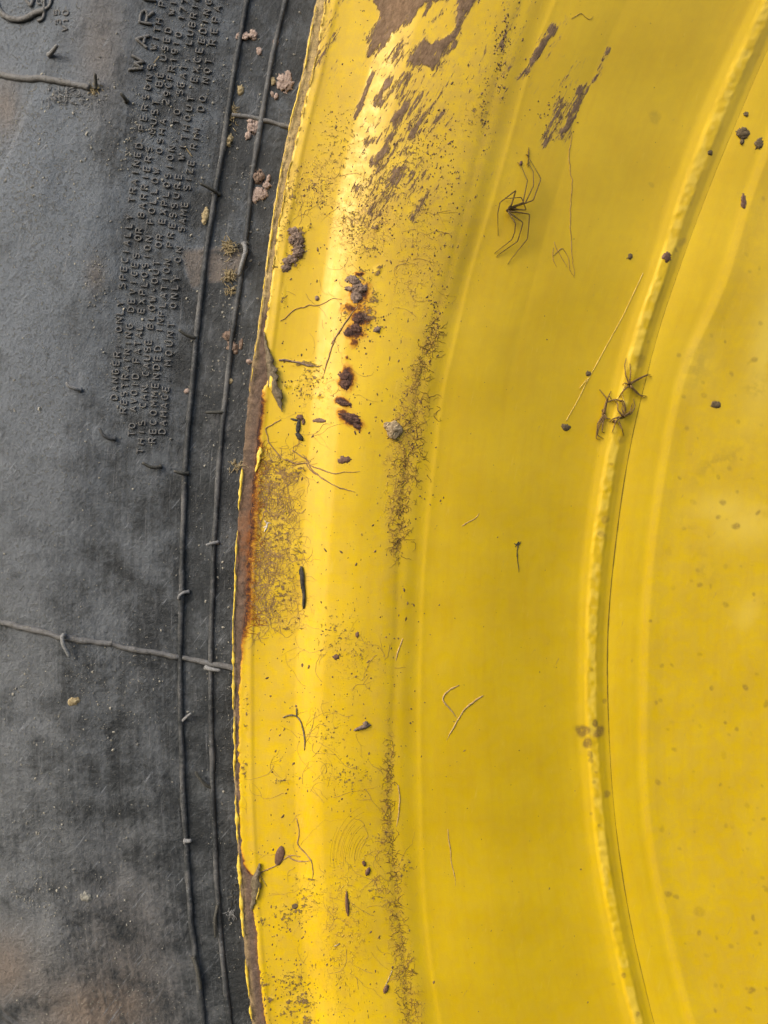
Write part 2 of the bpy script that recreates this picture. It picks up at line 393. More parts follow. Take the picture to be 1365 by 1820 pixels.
M['speck'] = simple('soil_specks', (0.085,0.055,0.028), (0.22,0.14,0.07), 300, .9)
M['olive'] = simple('olive_brown_fleck', (0.075,0.055,0.028), (0.19,0.14,0.075), 700, .85, .6)
M['web'] = simple('cobweb', (0.62,0.44,0.09), (0.76,0.58,0.20), 300, .6, .1)
M['trail'] = simple('dry_trail', (0.38,0.25,0.10), (0.52,0.36,0.16), 600, .9, .4)
M['gap'] = simple('crack_line', (0.10,0.075,0.012), (0.16,0.11,0.02), 600, .95)
M['chip'] = simple('chipped_yellow_paint', (0.74,0.48,0.03), (0.86,0.66,0.12), 600, .5, .4)
M['chipdark'] = simple('paint_flake_underside', (0.10,0.082,0.045), (0.23,0.18,0.115), 700, .75, .7, .0006)
M['yellow_part'] = simple('yellow_part_paint', (0.74,0.46,0.012), (0.82,0.54,0.03), 200, .35, .2, .0003, .5)
def mat_bare():
    k = NT('bare_rusty_edge'); px = k.av('px'); rc = k.av('rc')
    n = k.noise(px, 6, 5, .65); f = k.noise(px, 30, 5, .75); s = k.noise(px, 22, 4, .7, (math.radians(35), 1, .15))
    c = k.mix(k.mapr(n, .35, .65), (0.105, 0.073, 0.053), (0.185, 0.125, 0.088))
    c = k.mix(k.mapr(f, .5, .72, 0, .7), c, (0.26, 0.20, 0.15))
    c = k.mix(k.mapr(s, .55, .7, 0, .5), c, (0.075, 0.050, 0.036))
    c = k.mix(k.ma('MULTIPLY', k.at('pale'), k.mapr(k.ma('ADD', f, n), .75, 1.05, .25, 1)), c, (0.58, 0.43, 0.18))
    c = k.mix(k.ma('MULTIPLY', k.at('rust'), k.mapr(n, .3, .6)), c, (0.24, 0.085, 0.022))
    h = k.ma('ADD', k.ma('ADD', n, f), k.ma('MULTIPLY', s, .8))
    return k.fin(c, .85, k.bump(h, .8, .0008), .25)
M['steel'] = mat_bare()

# ------------------------------------------------------------------ stain fields on the rim
def seg_dist(X, Y, pts):
    """distance to polyline"""
    d = np.full(X.shape, 1e9)
    for (x0, y0), (x1, y1) in zip(pts[:-1], pts[1:]):
        vx, vy = x1 - x0, y1 - y0; L = vx*vx + vy*vy + 1e-9
        t = np.clip(((X - x0) * vx + (Y - y0) * vy) / L, 0, 1)
        d = np.minimum(d, np.hypot(X - x0 - t * vx, Y - y0 - t * vy))
    return d
def poly_in(X, Y, poly, soft):
    """soft inside mask of polygon: 1 inside, falls to 0 over soft"""
    ins = np.zeros(X.shape, bool); p = poly + [poly[0]]
    for (x0, y0), (x1, y1) in zip(p[:-1], p[1:]):
        if y0 == y1: continue
        c = ((y0 > Y) != (y1 > Y)) & (X < (x1 - x0) * (Y - y0) / (y1 - y0) + x0)
        ins ^= c
    d = seg_dist(X, Y, p); sd = np.where(ins, d, -d)
    return sstep(-soft, soft, sd)
def ell(X, Y, cx, cy, rx, ry, ang=0.0):
    a = math.radians(ang); dx = X - cx; dy = Y - cy
    u = dx * math.cos(a) + dy * math.sin(a); v = -dx * math.sin(a) + dy * math.cos(a)
    return np.exp(-((u / rx) ** 2 + (v / ry) ** 2))
def rim_fields(X, Y, U):
    f = {}
    wx = X + (fbm(X, Y, 30, 3, 1) - .5) * 16; wy = Y + (fbm(X, Y, 30, 3, 8) - .5) * 16
    mud = np.full(X.shape, -1.2)
    def up(m, v): return np.maximum(m, -1.2 + v * 1.09)
    big = np.maximum(poly_in(wx, wy, [(640,-80),(860,-80),(848,0),(832,30),(800,88),(772,128),(752,112),(716,118),(728,84),(752,66),(758,40),(756,10),(742,22),(722,44),(700,60),(684,84),(658,104),(651,60),(655,44),(668,30),(664,8),(648,0)], 13),
                     0)
    mud = up(mud, 2.6 * big)
    yel = poly_in(wx, wy, [(764,2),(812,-4),(816,30),(802,60),(764,82),(756,60)], 6)
    mud = mud - 2.0 * yel - 2.2 * ell(wx, wy, 656, 26, 11, 22)
    for q in [(715,200,75,110,25,1.35),(690,320,60,90,20,1.3),(760,150,60,70,25,1.25),(700,90,60,70,20,1.2),(745,330,40,80,20,1.15),(580,60,26,110,15,1.2),(900,90,30,110,15,1.0),(1000,180,40,80,20,1.1)]: mud = up(mud, q[5] * ell(wx, wy, *q[:5]))
    # streaked smears: (x0,y0,x1,y1,half width,amount)
    for x0, y0, x1, y1, w, a in [(664,118,634,212,5,2.2),(690,150,672,185,16,2.15),(722,130,700,175,14,1.75),(720,195,700,215,15,2.15),(740,225,650,250,12,1.55),
                                 (690,262,660,288,14,2.05),(722,262,712,272,14,1.7),(712,300,655,375,10,1.9),(735,305,700,325,9,1.7),(760,330,735,390,10,1.6),
                                 (775,205,700,260,34,1.35),(790,110,740,180,20,1.45),(700,300,640,340,18,1.4),(720,350,640,390,22,1.25),(812,80,770,135,8,1.7),
                                 (985,45,955,95,11,2.1),(968,80,925,140,9,1.65),(1010,30,975,100,9,1.3),(1080,90,1052,150,8,1.5),(1032,160,1002,245,13,1.9),(1000,180,970,255,15,1.65),(1015,215,1000,240,6,2.3),
                                 (600,120,575,130,20,.9),(560,20,540,150,8,1.4),(580,0,600,70,10,1.3),(610,-10,650,-40,20,1.6),
                                 (870,40,850,130,4,1.35),(905,25,890,105,6,1.5),(880,140,860,225,5,1.3)]:
        mud = up(mud, a * np.exp(-(seg_dist(wx, wy, [(x0, y0), (x1, y1)]) / w) ** 2))
    f['mud'] = mud
    b = np.full(X.shape, -1.2)
    def upb(cx, cy, rx, ry, ang, a):
        nonlocal b
        b = np.maximum(b, -1.2 + 1.06 * a * ell(wx, wy, cx, cy, rx, ry, ang))
    for q in [(530,425,14,26,8,2.6),(522,462,16,16,0,2.2),(505,470,18,10,-30,1.8),(520,340,22,50,10,1.4),(505,400,10,60,8,1.35),(565,330,22,22,0,1.3),(548,405,10,10,0,1.4),
              (640,500,30,40,-20,1.5),(668,480,14,10,-40,2.0),(650,560,26,38,0,1.8),(672,585,12,8,-30,2.1),(665,530,12,18,0,1.9),(615,560,12,14,0,1.6),
              (625,395,34,40,-25,1.45),(668,400,10,12,0,2.0),(690,330,60,60,0,1.3),(735,280,40,60,20,1.3),(745,370,30,50,10,1.25),(650,440,40,24,0,1.35),
              (548,645,32,6,6,2.2),(560,665,30,24,0,1.45),(510,685,10,8,0,1.9),(528,685,8,8,0,1.7),(545,700,18,14,0,1.5),(568,700,7,7,0,1.8),
              (500,820,28,14,0,1.6),(535,835,28,10,0,1.7),(490,850,34,20,0,1.45),(495,950,34,60,0,1.45),(525,980,16,30,0,1.6),(500,1050,36,40,0,1.45),(515,1110,30,16,0,1.35),
              (480,280,10,30,10,1.4),(505,530,8,30,8,1.5),(474,545,7,36,6,1.5),(437,1250,8,40,0,1.3),(435,1370,7,40,0,1.45),(440,1290,6,6,0,1.6),
              (505,1390,22,6,0,1.6),(545,1600,40,40,0,1.25),(515,1620,40,30,-30,1.45),(470,1640,10,14,-30,1.6),(545,1560,40,8,0,1.4),(520,1745,40,30,0,1.5),(540,1782,22,14,20,2.0),(515,1800,30,20,0,1.5),(545,1815,16,14,0,1.9),(483,1776,9,6,0,2.1),(515,1780,8,7,0,2.0),(470,1745,16,40,0,1.4),
              (600,1130,50,60,0,1.15),(640,1160,30,30,0,1.2),(670,1590,30,14,50,1.35),(720,1550,18,40,30,1.3),(690,1480,30,20,0,1.25),(620,1380,60,50,0,1.1),(585,1300,40,60,0,1.1),
              (1070,700,0.1,0.1,0,0),(600,250,60,90,0,1.1),(850,200,30,60,20,1.2)]:
        if q[5] > 0: upb(*q)
    f['blot'] = b
    web = np.zeros(X.shape)
    eD = X - R['D'](Y)
    wy_ = np.interp(Y, [-100,0,300,480,540,600,700,790,900,980,1010,1150,1300,1330,1450,1550,1600,1700,1820,2000], [.15,.15,.25,.35,.7,1.0,1.25,1.3,1.3,.9,.35,.25,.5,.9,1.0,.75,.7,.8,1,.4])
    wid = np.interp(Y, [0,500,650,760,850,950,1000,1300,1500,1600,1820], [8,10,18,34,28,18,8,8,12,22,26])
    web = wy_ * np.exp(-((eD + (fbm(X*0, Y, 60, 2, 3) - .5) * 26 - wid * .0) / wid) ** 2)
    web = np.maximum(web, .8 * ell(X, Y, 660, 1520, 50, 70, 0) * .6)
    web = np.maximum(web, .9 * np.exp(-(seg_dist(X, Y, [(668,1560),(705,1620),(716,1700)]) / 12) ** 2))
    web = np.maximum(web, .75 * ell(X, Y, 495, 930, 46, 120)); web = np.maximum(web, .7 * ell(X, Y, 520, 1080, 46, 60))
    web = np.maximum(web, .6 * ell(X, Y, 610, 1640, 60, 180)); web = np.maximum(web, .5 * ell(X, Y, 560, 700, 70, 60))
    web = np.maximum(web, .45 * ell(X, Y, 630, 1180, 90, 100)); web = np.maximum(web, .6 * ell(X, Y, 740, 470, 50, 130, 10))
    web = np.maximum(web, .8 * ell(X, Y, 560, 330, 60, 60)); web = np.maximum(web, .8 * ell(X, Y, 650, 400, 70, 70))
    f['web'] = web
    rust = np.zeros(X.shape) - .5
    e1 = X - E1(Y)
    ry = np.interp(Y, [560,690,710,800,900,1000,1100,1160,1200,1500,1530,1560,1590,1760,1820], [0,.1,1.15,1.2,1.1,1.0,1.1,.7,.3,.2,.9,1.0,.1,.1,.5])
    rw = np.interp(Y, [600,700,760,830,900,1090,1150,1500,1560], [5,12,12,9,20,22,10,5,8])
    rust = np.maximum(rust, -.5 + (ry + .6) * np.exp(-(np.maximum(e1, 0) / rw) ** 1.6) * (ry > .12))
    for q in [(638,520,26,30,0,1.75),(628,548,26,16,0,1.6),(640,568,22,20,0,1.85),(630,592,24,18,0,1.8),(632,610,11,10,0,1.5),(638,485,10,6,0,1.7),(616,634,7,4,0,1.7),(616,654,8,6,0,1.7),(614,672,18,30,0,2.0),(608,717,20,11,15,1.95),(622,744,32,14,25,2.0),(634,760,12,6,30,1.7),(638,545,40,60,0,1.15),(614,735,34,34,0,.95),(614,672,26,40,0,1.0),(555,940,0.1,0.1,0,0)]:
        if q[5]: rust = np.maximum(rust, -.5 + q[5] * ell(wx, wy, *q[:5]))
    f['rust'] = rust
    # dust film, specks
    f['dust'] = np.clip(.25 + .9 * ell(X, Y, 700, 250, 150, 260) + .5 * np.exp(-((U - 520) / 90) ** 2) * (Y > 800) * .8 + .35 * np.exp(-((U - 445) / 14) ** 2) + .35 * np.exp(-((U - 690) / 40) ** 2) + .5 * ell(X, Y, 830, 190, 60, 90) + .25 * (U > 1150), 0, 1)
    f['speck'] = np.clip(.35 + .45 * np.exp(-((U - 640) / 110) ** 2) - .25 * sstep(800, 1000, U) + .5 * ell(X, Y, 880, 150, 60, 220, 15) + .4 * ell(X, Y, 520, 1750, 120, 100) + .5 * ell(X, Y, 760, 430, 60, 180, 12), 0, 1)
    # pale mottles at the far right
    pl = np.maximum.reduce([ell(X, Y, 1365, 620, 34, 130, 10), .9 * ell(X, Y, 1330, 930, 70, 40, -10), .8 * ell(X, Y, 1290, 905, 60, 30), .6*ell(X, Y, 1330, 1090, 24, 40, 30), .5 * ell(X, Y, 1240, 640, 30, 60, 15)])
    pl = pl * sstep(.32, .6, fbm(X, Y, 60, 4, 12) + .12)
    wl = sstep(1048, 1056, U) * (1 - sstep(1064, 1070, U)) * sstep(.45, .7, fbm(X, Y, 16, 2, 9) + .05)  # pale dust and highlights of the weld lumps, put into the colour
    ridge_line = .55 * np.exp(-((U - 1160) / 5) ** 2) * sstep(250, 500, Y) * (1 - sstep(1400, 1800, Y) * .3)
    f['pale'] = np.clip(np.maximum.reduce([pl, wl * .65]), 0, 1)
    # spatter spots on disc and near the weld
    spot = np.zeros(X.shape)
    rg = np.random.default_rng(3)
    spots = [(1272,719,8,.95),(1208,633,5,.5),(1213,705,5,.4),(1337,640,8,.55),(1300,665,5,.5),(1293,604,4,.8),(1352,570,6,.4),(1208,847,5,.5),(1276,848,5,.5),(1286,894,6,.6),(1347,912,6,.7),(1308,938,8,.7),(1276,920,5,.6),
             (1242,1040,4,.6),(1262,1040,4,.5),(1291,1075,7,.5),(1340,1052,4,.6),(1159,1103,4,.7),(1196,1177,5,.5),(1174,1185,5,.5),(1265,1222,5,.6),(1321,1223,7,.7),(1360,1250,8,.6),(1287,1284,4,.7),(1310,1296,5,.6),(1165,1248,4,.5),(1120,1172,3,.4),
             (1190,1587,8,.6),(1202,1592,5,.5),(1243,1616,12,.3),(1339,1630,6,.6),(1341,1655,5,.5),(1242,1657,6,.6),(1272,1665,4,.4),(1335,1760,6,.7),(1270,1795,5,.7),(1330,1797,4,.5),(1360,1575,5,.4),(1354,1454,5,.6),(1279,1395,5,.5),(1167,1388,8,.5),(1177,1470,7,.35),
             (1076,1412,7,.7),(1067,1467,4,.75),(1049,1445,4,.5),(1112,1732,5,.75),(1133,1806,5,.75),(1091,1748,4,.4),(1056,1388,4,.5),(1036,1297,14,1.0),(1064,1300,14,1.0),(1046,1320,12,1.0),(1056,1285,9,1.0),(1050,1340,8,.7),(1052,1350,6,.6),(1073,1245,5,.6),(1053,1187,4,.5),(1060,1370,4,.5),
             (1075,921,9,.55),(1069,950,8,.5),(1105,785,8,.45),(1086,828,5,.5),(1138,642,10,.4),(1150,605,5,.4),(1163,205,7,.35),(1165,210,14,.3),(1213,430,8,.4),(1205,440,5,.5),(1155,330,6,.3)]
    for (cx, cy, r, a) in spots:
        r *= .78; a *= .8
        spot = np.maximum(spot, a * sstep(.1, .6, ell(wx, wy, cx, cy, r, r * rg.uniform(.7, 1.1), rg.uniform(0, 90))))
    for _ in range(420):
        cx = rg.uniform(1170, 1700); cy = rg.uniform(-200, 2050); r = rg.uniform(2, 5.0) * (1.5 if rg.random() < .08 else 1)
        m = (np.abs(X - cx) < 14) & (np.abs(Y - cy) < 14) & (U > 1160)
        if m.any(): spot[m] = np.maximum(spot[m], rg.uniform(.10, .38) * sstep(.1, .6, ell(X[m], Y[m], cx, cy, r, r * rg.uniform(.6, 1), rg.uniform(0, 90))))
    st = np.maximum.reduce([.28 * ell(wx, wy, 1280, 820, 60, 16, -32), .3 * ell(wx, wy, 1345, 685, 20, 20), .22 * ell(wx, wy, 1240, 650, 30, 40), .26 * ell(wx, wy, 1228, 950, 12, 30, -20), .22 * ell(wx, wy, 1250, 1010, 16, 30, -30),
                            .35 * ell(X, Y, 1002, 480, 0.1, 0.1)])
    f['spot'] = np.maximum(spot, st * sstep(.35, .6, fbm(X, Y, 14, 4, 2)))
    return f

def rows(step, y0=-20, y1=1840, out=28):
    return np.concatenate([np.arange(-420, y0, out), np.arange(y0, y1, step), np.arange(y1, 2241, out)])

# ------------------------------------------------------------------ the wheel
wheel = bpy.data.objects.new('tractor_wheel', None); C.objects.link(wheel)
tag(wheel, 'huge tractor wheel with black rubber tyre around a scuffed yellow steel rim', 'wheel')

# rim
ys = rows(2.3)
cols = np.concatenate([[0, .002, .006, .012], np.linspace(.02, 1, 285)])
def rim_grid(u_from, u_to, n, disc):
    Y = np.repeat(ys[:, None], n, 1)
    if u_from is None:
        x0 = E1(ys)[:, None]
        t = np.linspace(0, 1, n)[None, :]
        x1 = x_of(np.full(len(ys), u_to), ys)[:, None]
        X = x0 + (x1 - x0) * t
    else:
        Us = np.linspace(u_from, u_to, n) if not disc else np.concatenate([np.linspace(u_from, 1420, n - 40), 1420 + np.linspace(1, 420, 40)])
        X = x_of(np.repeat(Us[None, :], len(ys), 0), Y)
    return X, Y
X, Y = rim_grid(None, 1036, 265, False)
U = u_of(X, Y)
Dp = rim_depth(X, Y)
F = rim_fields(X, Y, U)
Dp = Dp - np.clip(F['mud'] - .4, 0, 1) * 1.2 - np.clip(F['blot'] + .4, 0, 1.5) * 1.6 * (fbm(X, Y, 8, 3, 7) + .2) - np.clip(F['rust'] - .3, 0, 1) * 3.0 * fbm(X, Y, 7, 3, 4)
Dp[:, 0] += 3.2; Dp[:, 1] += .3
def finish(o, X, Y, U, F):
    z = np.zeros_like(X)
    vattr(o, 'px', np.stack([X / 100, Y / 100, z], -1)); vattr(o, 'rc', np.stack([U / 100, Y / 100, z], -1))
    for k_, v_ in F.items(): attr(o, k_, v_)
rim = grid_obj('rim', P3(X, Y, Dp), M['yellow'], wheel)
finish(rim, X, Y, U, F)
tag(rim, 'scratched yellow painted rim flange smeared with mud')
# weld seam between rim and disc
Uw = np.linspace(1036, 1089, 40); Xw = x_of(np.repeat(Uw[None, :], len(ys), 0), np.repeat(ys[:, None], 40, 1)); Yw = np.repeat(ys[:, None], 40, 1)
Uw = np.repeat(Uw[None, :], len(ys), 0)
wo_ = grid_obj('weld_bead', P3(Xw, Yw, rim_depth(Xw, Yw) + 0.0), M['yellow'], rim); finish(wo_, Xw, Yw, Uw, rim_fields(Xw, Yw, Uw))
# disc
Xd, Yd = rim_grid(1088.5, None, 250, True); Ud = u_of(Xd, Yd)
disc = grid_obj('wheel_disc', P3(Xd, Yd, rim_depth(Xd, Yd)), M['yellow'], wheel); finish(disc, Xd, Yd, Ud, rim_fields(Xd, Yd, Ud))
tag(disc, 'flat yellow wheel disc with brown mud spatter')
# dark line in the crack beside the weld
mb = MB(); yl = np.arange(-420, 2240, 8.0)
rr = np.interp(yl, [-420, 120, 500, 700, 900, 1000, 1250, 1330, 1500, 1560, 1620, 2240], [.1, .1, .15, .35, .7, .9, .8, .25, .35, .6, .4, .2]) * (.6 + .8 * vnoise(yl / 13, yl * 0, 3))
xl = x_of(np.full(len(yl), 1089.0), yl)
mb.tube(P3(xl, yl, rim_depth(xl - 1, yl) - .2), rr, 5)
mb.build('crack_line', M['gap'], rim)

# bare steel lip where the paint has gone
nl = 26
t = np.linspace(0, 1, nl)[None, :]
e0 = R['E0'](ys) + (fbm(ys, ys*0+1, 14, 4, 3, .7) - .5) * 5.0; e1 = E1(ys) + 2.5
Xl = e0[:, None] + (e1 - e0)[:, None] * t; Yl = np.repeat(ys[:, None], nl, 1)
Dl = 2.5 + 0 * Xl + 2.5 * (1 - t) ** 3 + (fbm(Xl, Yl, 11, 4, 5) - .5) * 3.5 - 3.5 * np.exp(-((Xl - 445) / 20) ** 2 - ((Yl - 960) / 25) ** 2)
# rounded outer edge wrapping back to the tyre
wrap = np.array([[-.6, 30], [-1.0, 14], [-1.0, 9], [-.4, 6.2]])
Xb = e0[:, None] + wrap[None, :, 0]; Db = wrap[None, :, 1] + 0 * Xb
Xl = np.concatenate([Xb, Xl], 1); Dl = np.concatenate([Db, Dl], 1); Yl = np.repeat(ys[:, None], nl + 4, 1)
lip = grid_obj('lip_edge', P3(Xl, Yl, Dl), M['steel'], rim)
tag(lip, 'bare brown rusted steel along the edge of the rim')
T_ = np.concatenate([np.zeros((1, 4)), t], 1) + 0 * Xl
pale = np.interp(Yl, [-400, 0, 500, 590, 640, 660, 1100, 1300, 2240], [.8, .85, .9, .8, .4, .1, .0, .4, .3]) * np.clip(1.3 - T_ * np.interp(Yl, [0, 520, 600], [.5, 1.0, 3.0]), 0, 1)
rs = np.interp(Yl, [600, 700, 1000, 1150], [.1, .3, .6, .5]) * sstep(.6, 1, T_) + .6 * np.exp(-((Yl - 960) / 60) ** 2)
z = np.zeros_like(Xl)
vattr(lip, 'px', np.stack([Xl/100, Yl/100, z], -1)); vattr(lip, 'rc', np.stack([Xl/100, Yl/100, z], -1)); attr(lip, 'pale', pale); attr(lip, 'rust', np.clip(rs, 0, 1))

# ragged remains of yellow paint along the outer edge
def paint_ribbon(y0, y1, offs, wfun, mat, seed, edge='E0', dep=-.5):
    yy = np.arange(y0, y1, 2.0)
    w = wfun(yy) * (fbm(yy, yy*0 + seed, 18, 3, seed) * 2.6 - .75) ; xs = (R['E0'](yy) if edge == 'E0' else E1(yy)) + offs + (fbm(yy, yy*0, 22, 3, seed + 1) - .5) * 3
    m = MB(); run = []
    for i in range(len(yy)):
        if w[i] > .35: run.append(i)
        if (w[i] <= .35 or i == len(yy) - 1) and len(run) > 2:
            r_ = np.array(run); n = len(r_); ww = w[r_] * np.minimum(1, np.minimum(np.arange(n) + .4, n - np.arange(n) - .6) / 3)
            dd = dep + (vnoise(yy[r_] / 9, r_ * 0.0, 2) - .5) * 3
            A = P3(xs[r_] - ww, yy[r_], dd + 1.5); B = P3(xs[r_], yy[r_], dd - 1); Cc = P3(xs[r_] + ww, yy[r_], dd + 1.5)
            v = np.concatenate([A, B, Cc]); f = []
            for q in range(n - 1): f += [(q, q+1, n+q+1, n+q), (n+q, n+q+1, 2*n+q+1, 2*n+q)]
            m.add(v, f)
        if w[i] <= .35: run = []
    return m.build('paint_remnant', mat, rim)
pr = paint_ribbon(830, 1840, -.5, lambda y: np.interp(y, [830, 900, 1200, 1500, 1840], [2.4, 2.2, 2.6, 3.0, 2.2]), M['chip'], 4); tag(pr, 'ragged sliver of yellow paint left on the lower rim edge')
pr = paint_ribbon(-40, 700, 1.0, lambda y: np.interp(y, [0, 300, 600, 700], [1.6, 1.8, 1.6, 1.0]), M['chip'], 7); tag(pr, 'thin broken line of yellow paint on the upper rim edge')
pr = paint_ribbon(0, 480, 0.5, lambda y: np.interp(y, [0, 300, 480], [1.0, 1.0, .8]), M['chip'], 9, 'E1', -1.5); tag(pr, 'cracked yellow paint border beside the bare lip')

def flake(name, outline, z0, z1, mat, label, curl=3.0, parent=None):
    """curled chip of paint: triangulated fan strip between two border lines; outline = [(xl,yl,xr,yr,lift)]"""
    rowsf = []
    o = resample(np.array(outline, float), 3)
    n = len(o); m = 9
    V = np.zeros((n, m, 3))
    for i, (xa, ya, xb, yb, lf) in enumerate(o):
        tt = np.linspace(0, 1, m); jj = (vnoise(ya / 5, 3.3, 5) - .5) * 9 * min(1, (xb - xa) / 12); xb = xb + jj; xa = xa - (vnoise(ya / 7, 8.3, 6) - .5) * 4 * min(1, (xb - xa) / 12); x = xa + (xb - xa) * tt; y = ya + (yb - ya) * tt
        x = x + (fbm(x + 5, y, 7, 2, 3) - .5) * 2.5
        d = rim_depth(x, y) * 0 + np.minimum(rim_depth(x, y), 2) - 1.5 - lf * np.sin(tt * math.pi * .85) ** .8 * curl - (fbm(x, y, 6, 3, 6) - .5) * 2.4
        V[i] = P3(x, y, d)
    g = grid_obj(name, V, mat, parent or rim)
    sm = g.modifiers.new('thickness', 'SOLIDIFY'); sm.thickness = 1.2 * S; sm.offset = -1
    tag(g, label); return g
flake('paint_flake', [(468,590,470,590,.2),(470,610,476,612,1),(472,640,484,640,1.6),(474,660,490,655,2.2),(478,690,496,680,2.6),(486,705,499,702,2.2),(494,718,501,716,1.4),(501,732,502,732,.4)], 0, 0, M['chipdark'], 'dark curled paint flake lifting off the upper rim edge')
flake('paint_flake', [(478,655,482,655,.6),(477,672,486,668,1.5),(478,690,489,684,1.6),(482,697,486,692,.4)], 0, 0, M['chip'], 'small yellowish flake beside the dark curled flake', 4.5)
flake('paint_flake', [(461,795,462,794,.1),(456,808,465,802,1),(455,826,464,815,1.2),(453,840,457,836,.4)], 0, 0, M['chip'], 'small yellow flake standing at the rusty edge', 2.5)
flake('paint_flake', [(460,1534,463,1535,1.2),(455,1548,464,1550,2.4),(447,1560,463,1566,2.2),(446,1580,459,1588,1.6),(445,1600,453,1606,.8),(445,1618,447,1620,.2)], 0, 0, M['chipdark'], 'brown split flake standing up on the lower rim edge', 3.2)
flake('paint_flake', [(462,1560,464,1561,1),(458,1580,461,1582,1.6),(454,1598,457,1600,1)], 0, 0, M['chip'], 'thin yellow sliver beside the brown split flake', 3.6)

# ------------------------------------------------------------------ tyre
nt_ = 262
e0t = R['E0'](ys)[:, None] + 14
tt = np.linspace(0, 1, nt_)[None, :]
xl_ = np.full((len(ys), 1), -8.0)
Xt = xl_ + (e0t - xl_) * tt
Xo = -8 - np.linspace(420, 12, 24)[None, :] + 0 * e0t
Xt = np.concatenate([Xo, Xt], 1); Yt = np.repeat(ys[:, None], Xt.shape[1], 1)
txm = 1 - .93 * poly_in(Xt, Yt, [(225,-40),(420,-40),(400,60),(330,600),(300,830),(235,830),(180,720),(200,560),(225,300)], 10)
near = 1 - .8 * np.exp(-(np.minimum(np.abs(Xt - R['T1'](Yt)), np.abs(Xt - R['T2'](Yt))) / 8) ** 2)
Dt = tyre_depth(Xt, Yt) + (fbm(Xt, Yt, 9, 3, 11, .7) - .5) * 1.5 * txm + (fbm(Xt, Yt, 26, 4, 2) - .5) * 3.0 * np.minimum(txm, near) + .8 * (1 - txm)
# rough scraped patches
for cx, cy, rx, ry, a in [(230,230,40,60,5),(60,1590,26,18,7),(170,500,24,30,4),(130,160,50,20,5),(140,1650,60,60,3.5),(30,1480,50,60,3),(170,1180,60,40,2.5),(250,1240,60,60,2),(180,1780,110,50,3),(95,1370,30,60,2)]:
    Dt -= a * ell(Xt, Yt, cx, cy, rx, ry) * (fbm(Xt, Yt, 9, 4, 9) - .35)
tyre = grid_obj('tyre', P3(Xt, Yt, Dt), M['rubber'], wheel)
tag(tyre, 'dusty black tyre sidewall with raised warning lettering')
eT = Xt - R['T1'](Yt)
dust = .26 + .50 * sstep(-60, -260, eT) if False else .22 + .42 * (1 - sstep(-300, -60, eT)) * np.interp(Yt, [0, 400, 900, 1400, 1820], [1.1, 1.1, .75, .6, .7])  # broad tone first, paler towards the left; dust patches are added below
dust += .02; dust += .16 * (1 - sstep(-420, -40, eT)); dust += .25; dust += .30 * ell(Xt, Yt, 70, 500, 34, 330) + .22 * ell(Xt, Yt, 130, 330, 60, 130) + .2 * ell(Xt, Yt, 110, 900, 26, 260) - .42 * sstep(-60, 10, eT) - .10 * (1 - sstep(-200, 0, eT)) + .30 * ell(Xt, Yt, 60, 900, 50, 200) * .6
dust += .95 * poly_in(Xt, Yt, [(322,446),(345,436),(372,440),(406,436),(432,446),(428,480),(418,494),(398,500),(376,504),(366,490),(356,516),(340,512),(326,480)], 3) * (1 - .9 * np.exp(-(seg_dist(Xt, Yt, [(366,450),(385,448),(400,453),(412,450)]) / 4) ** 2))
dust += .5 * poly_in(Xt, Yt, [(60,160),(72,200),(70,420),(-10,430),(-10,250),(20,215)], 8) + .35 * ell(Xt, Yt, 30, 100, 34, 40) + .35 * ell(Xt, Yt, 25, 30, 22, 30)
dust += .5 * np.exp(-(seg_dist(Xt, Yt, [(60,160),(30,205),(4,250),(-4,340)]) / 7) ** 2)
dust += .3 * ell(Xt, Yt, 95, 1680, 30, 80) + .35 * ell(Xt, Yt, 20, 1700, 40, 60) + .4 * ell(Xt, Yt, 160, 1800, 80, 50) + .2 * ell(Xt, Yt, 270, 1700, 40, 120)
dust += .25 * ell(Xt, Yt, 130, 560, 60, 260) + .30 * ell(Xt, Yt, 60, 700, 40, 160)
dust -= .40 * ell(Xt, Yt, 20, 1790, 30, 20) + .35 * ell(Xt, Yt, 60, 1592, 28, 18) + .3 * ell(Xt, Yt, 225, 215, 36, 40) + .25 * ell(Xt, Yt, 80, 1770, 50, 40) + .2 * ell(Xt, Yt, 200, 1400, 60, 80)
brown = np.clip(.10 + .8 * ell(Xt, Yt, 170, 1800, 110, 60) + .7 * ell(Xt, Yt, 10, 1720, 50, 60) + .35 * ell(Xt, Yt, 220, 1700, 90, 140) + .55 * poly_in(Xt, Yt, [(322,446),(432,436),(428,494),(340,512)], 6) + .35 * ell(Xt, Yt, 180, 80, 40, 110) + .5 * ell(Xt, Yt, 10, 190, 24, 50) + .25 * ell(Xt, Yt, 400, 700, 40, 200) + .4 * ell(Xt, Yt, 170, 490, 16, 30), 0, 1)
sky_tint = np.clip(1.15 * np.interp(Yt, [-200, 300, 700, 1100, 1820], [1, 1, .75, .45, .15]) - .1, 0, 1) * np.clip(1.1 - brown, 0, 1)  # bluish sky reflection painted into the dust colour, strongest towards the top
z = np.zeros_like(Xt)
vattr(tyre, 'px', np.stack([Xt/100, Yt/100, z], -1)); vattr(tyre, 'rc', np.stack([eT/100, Yt/100, z], -1))
attr(tyre, 'dust', dust); attr(tyre, 'brown', brown); attr(tyre, 'sky_tint', sky_tint)

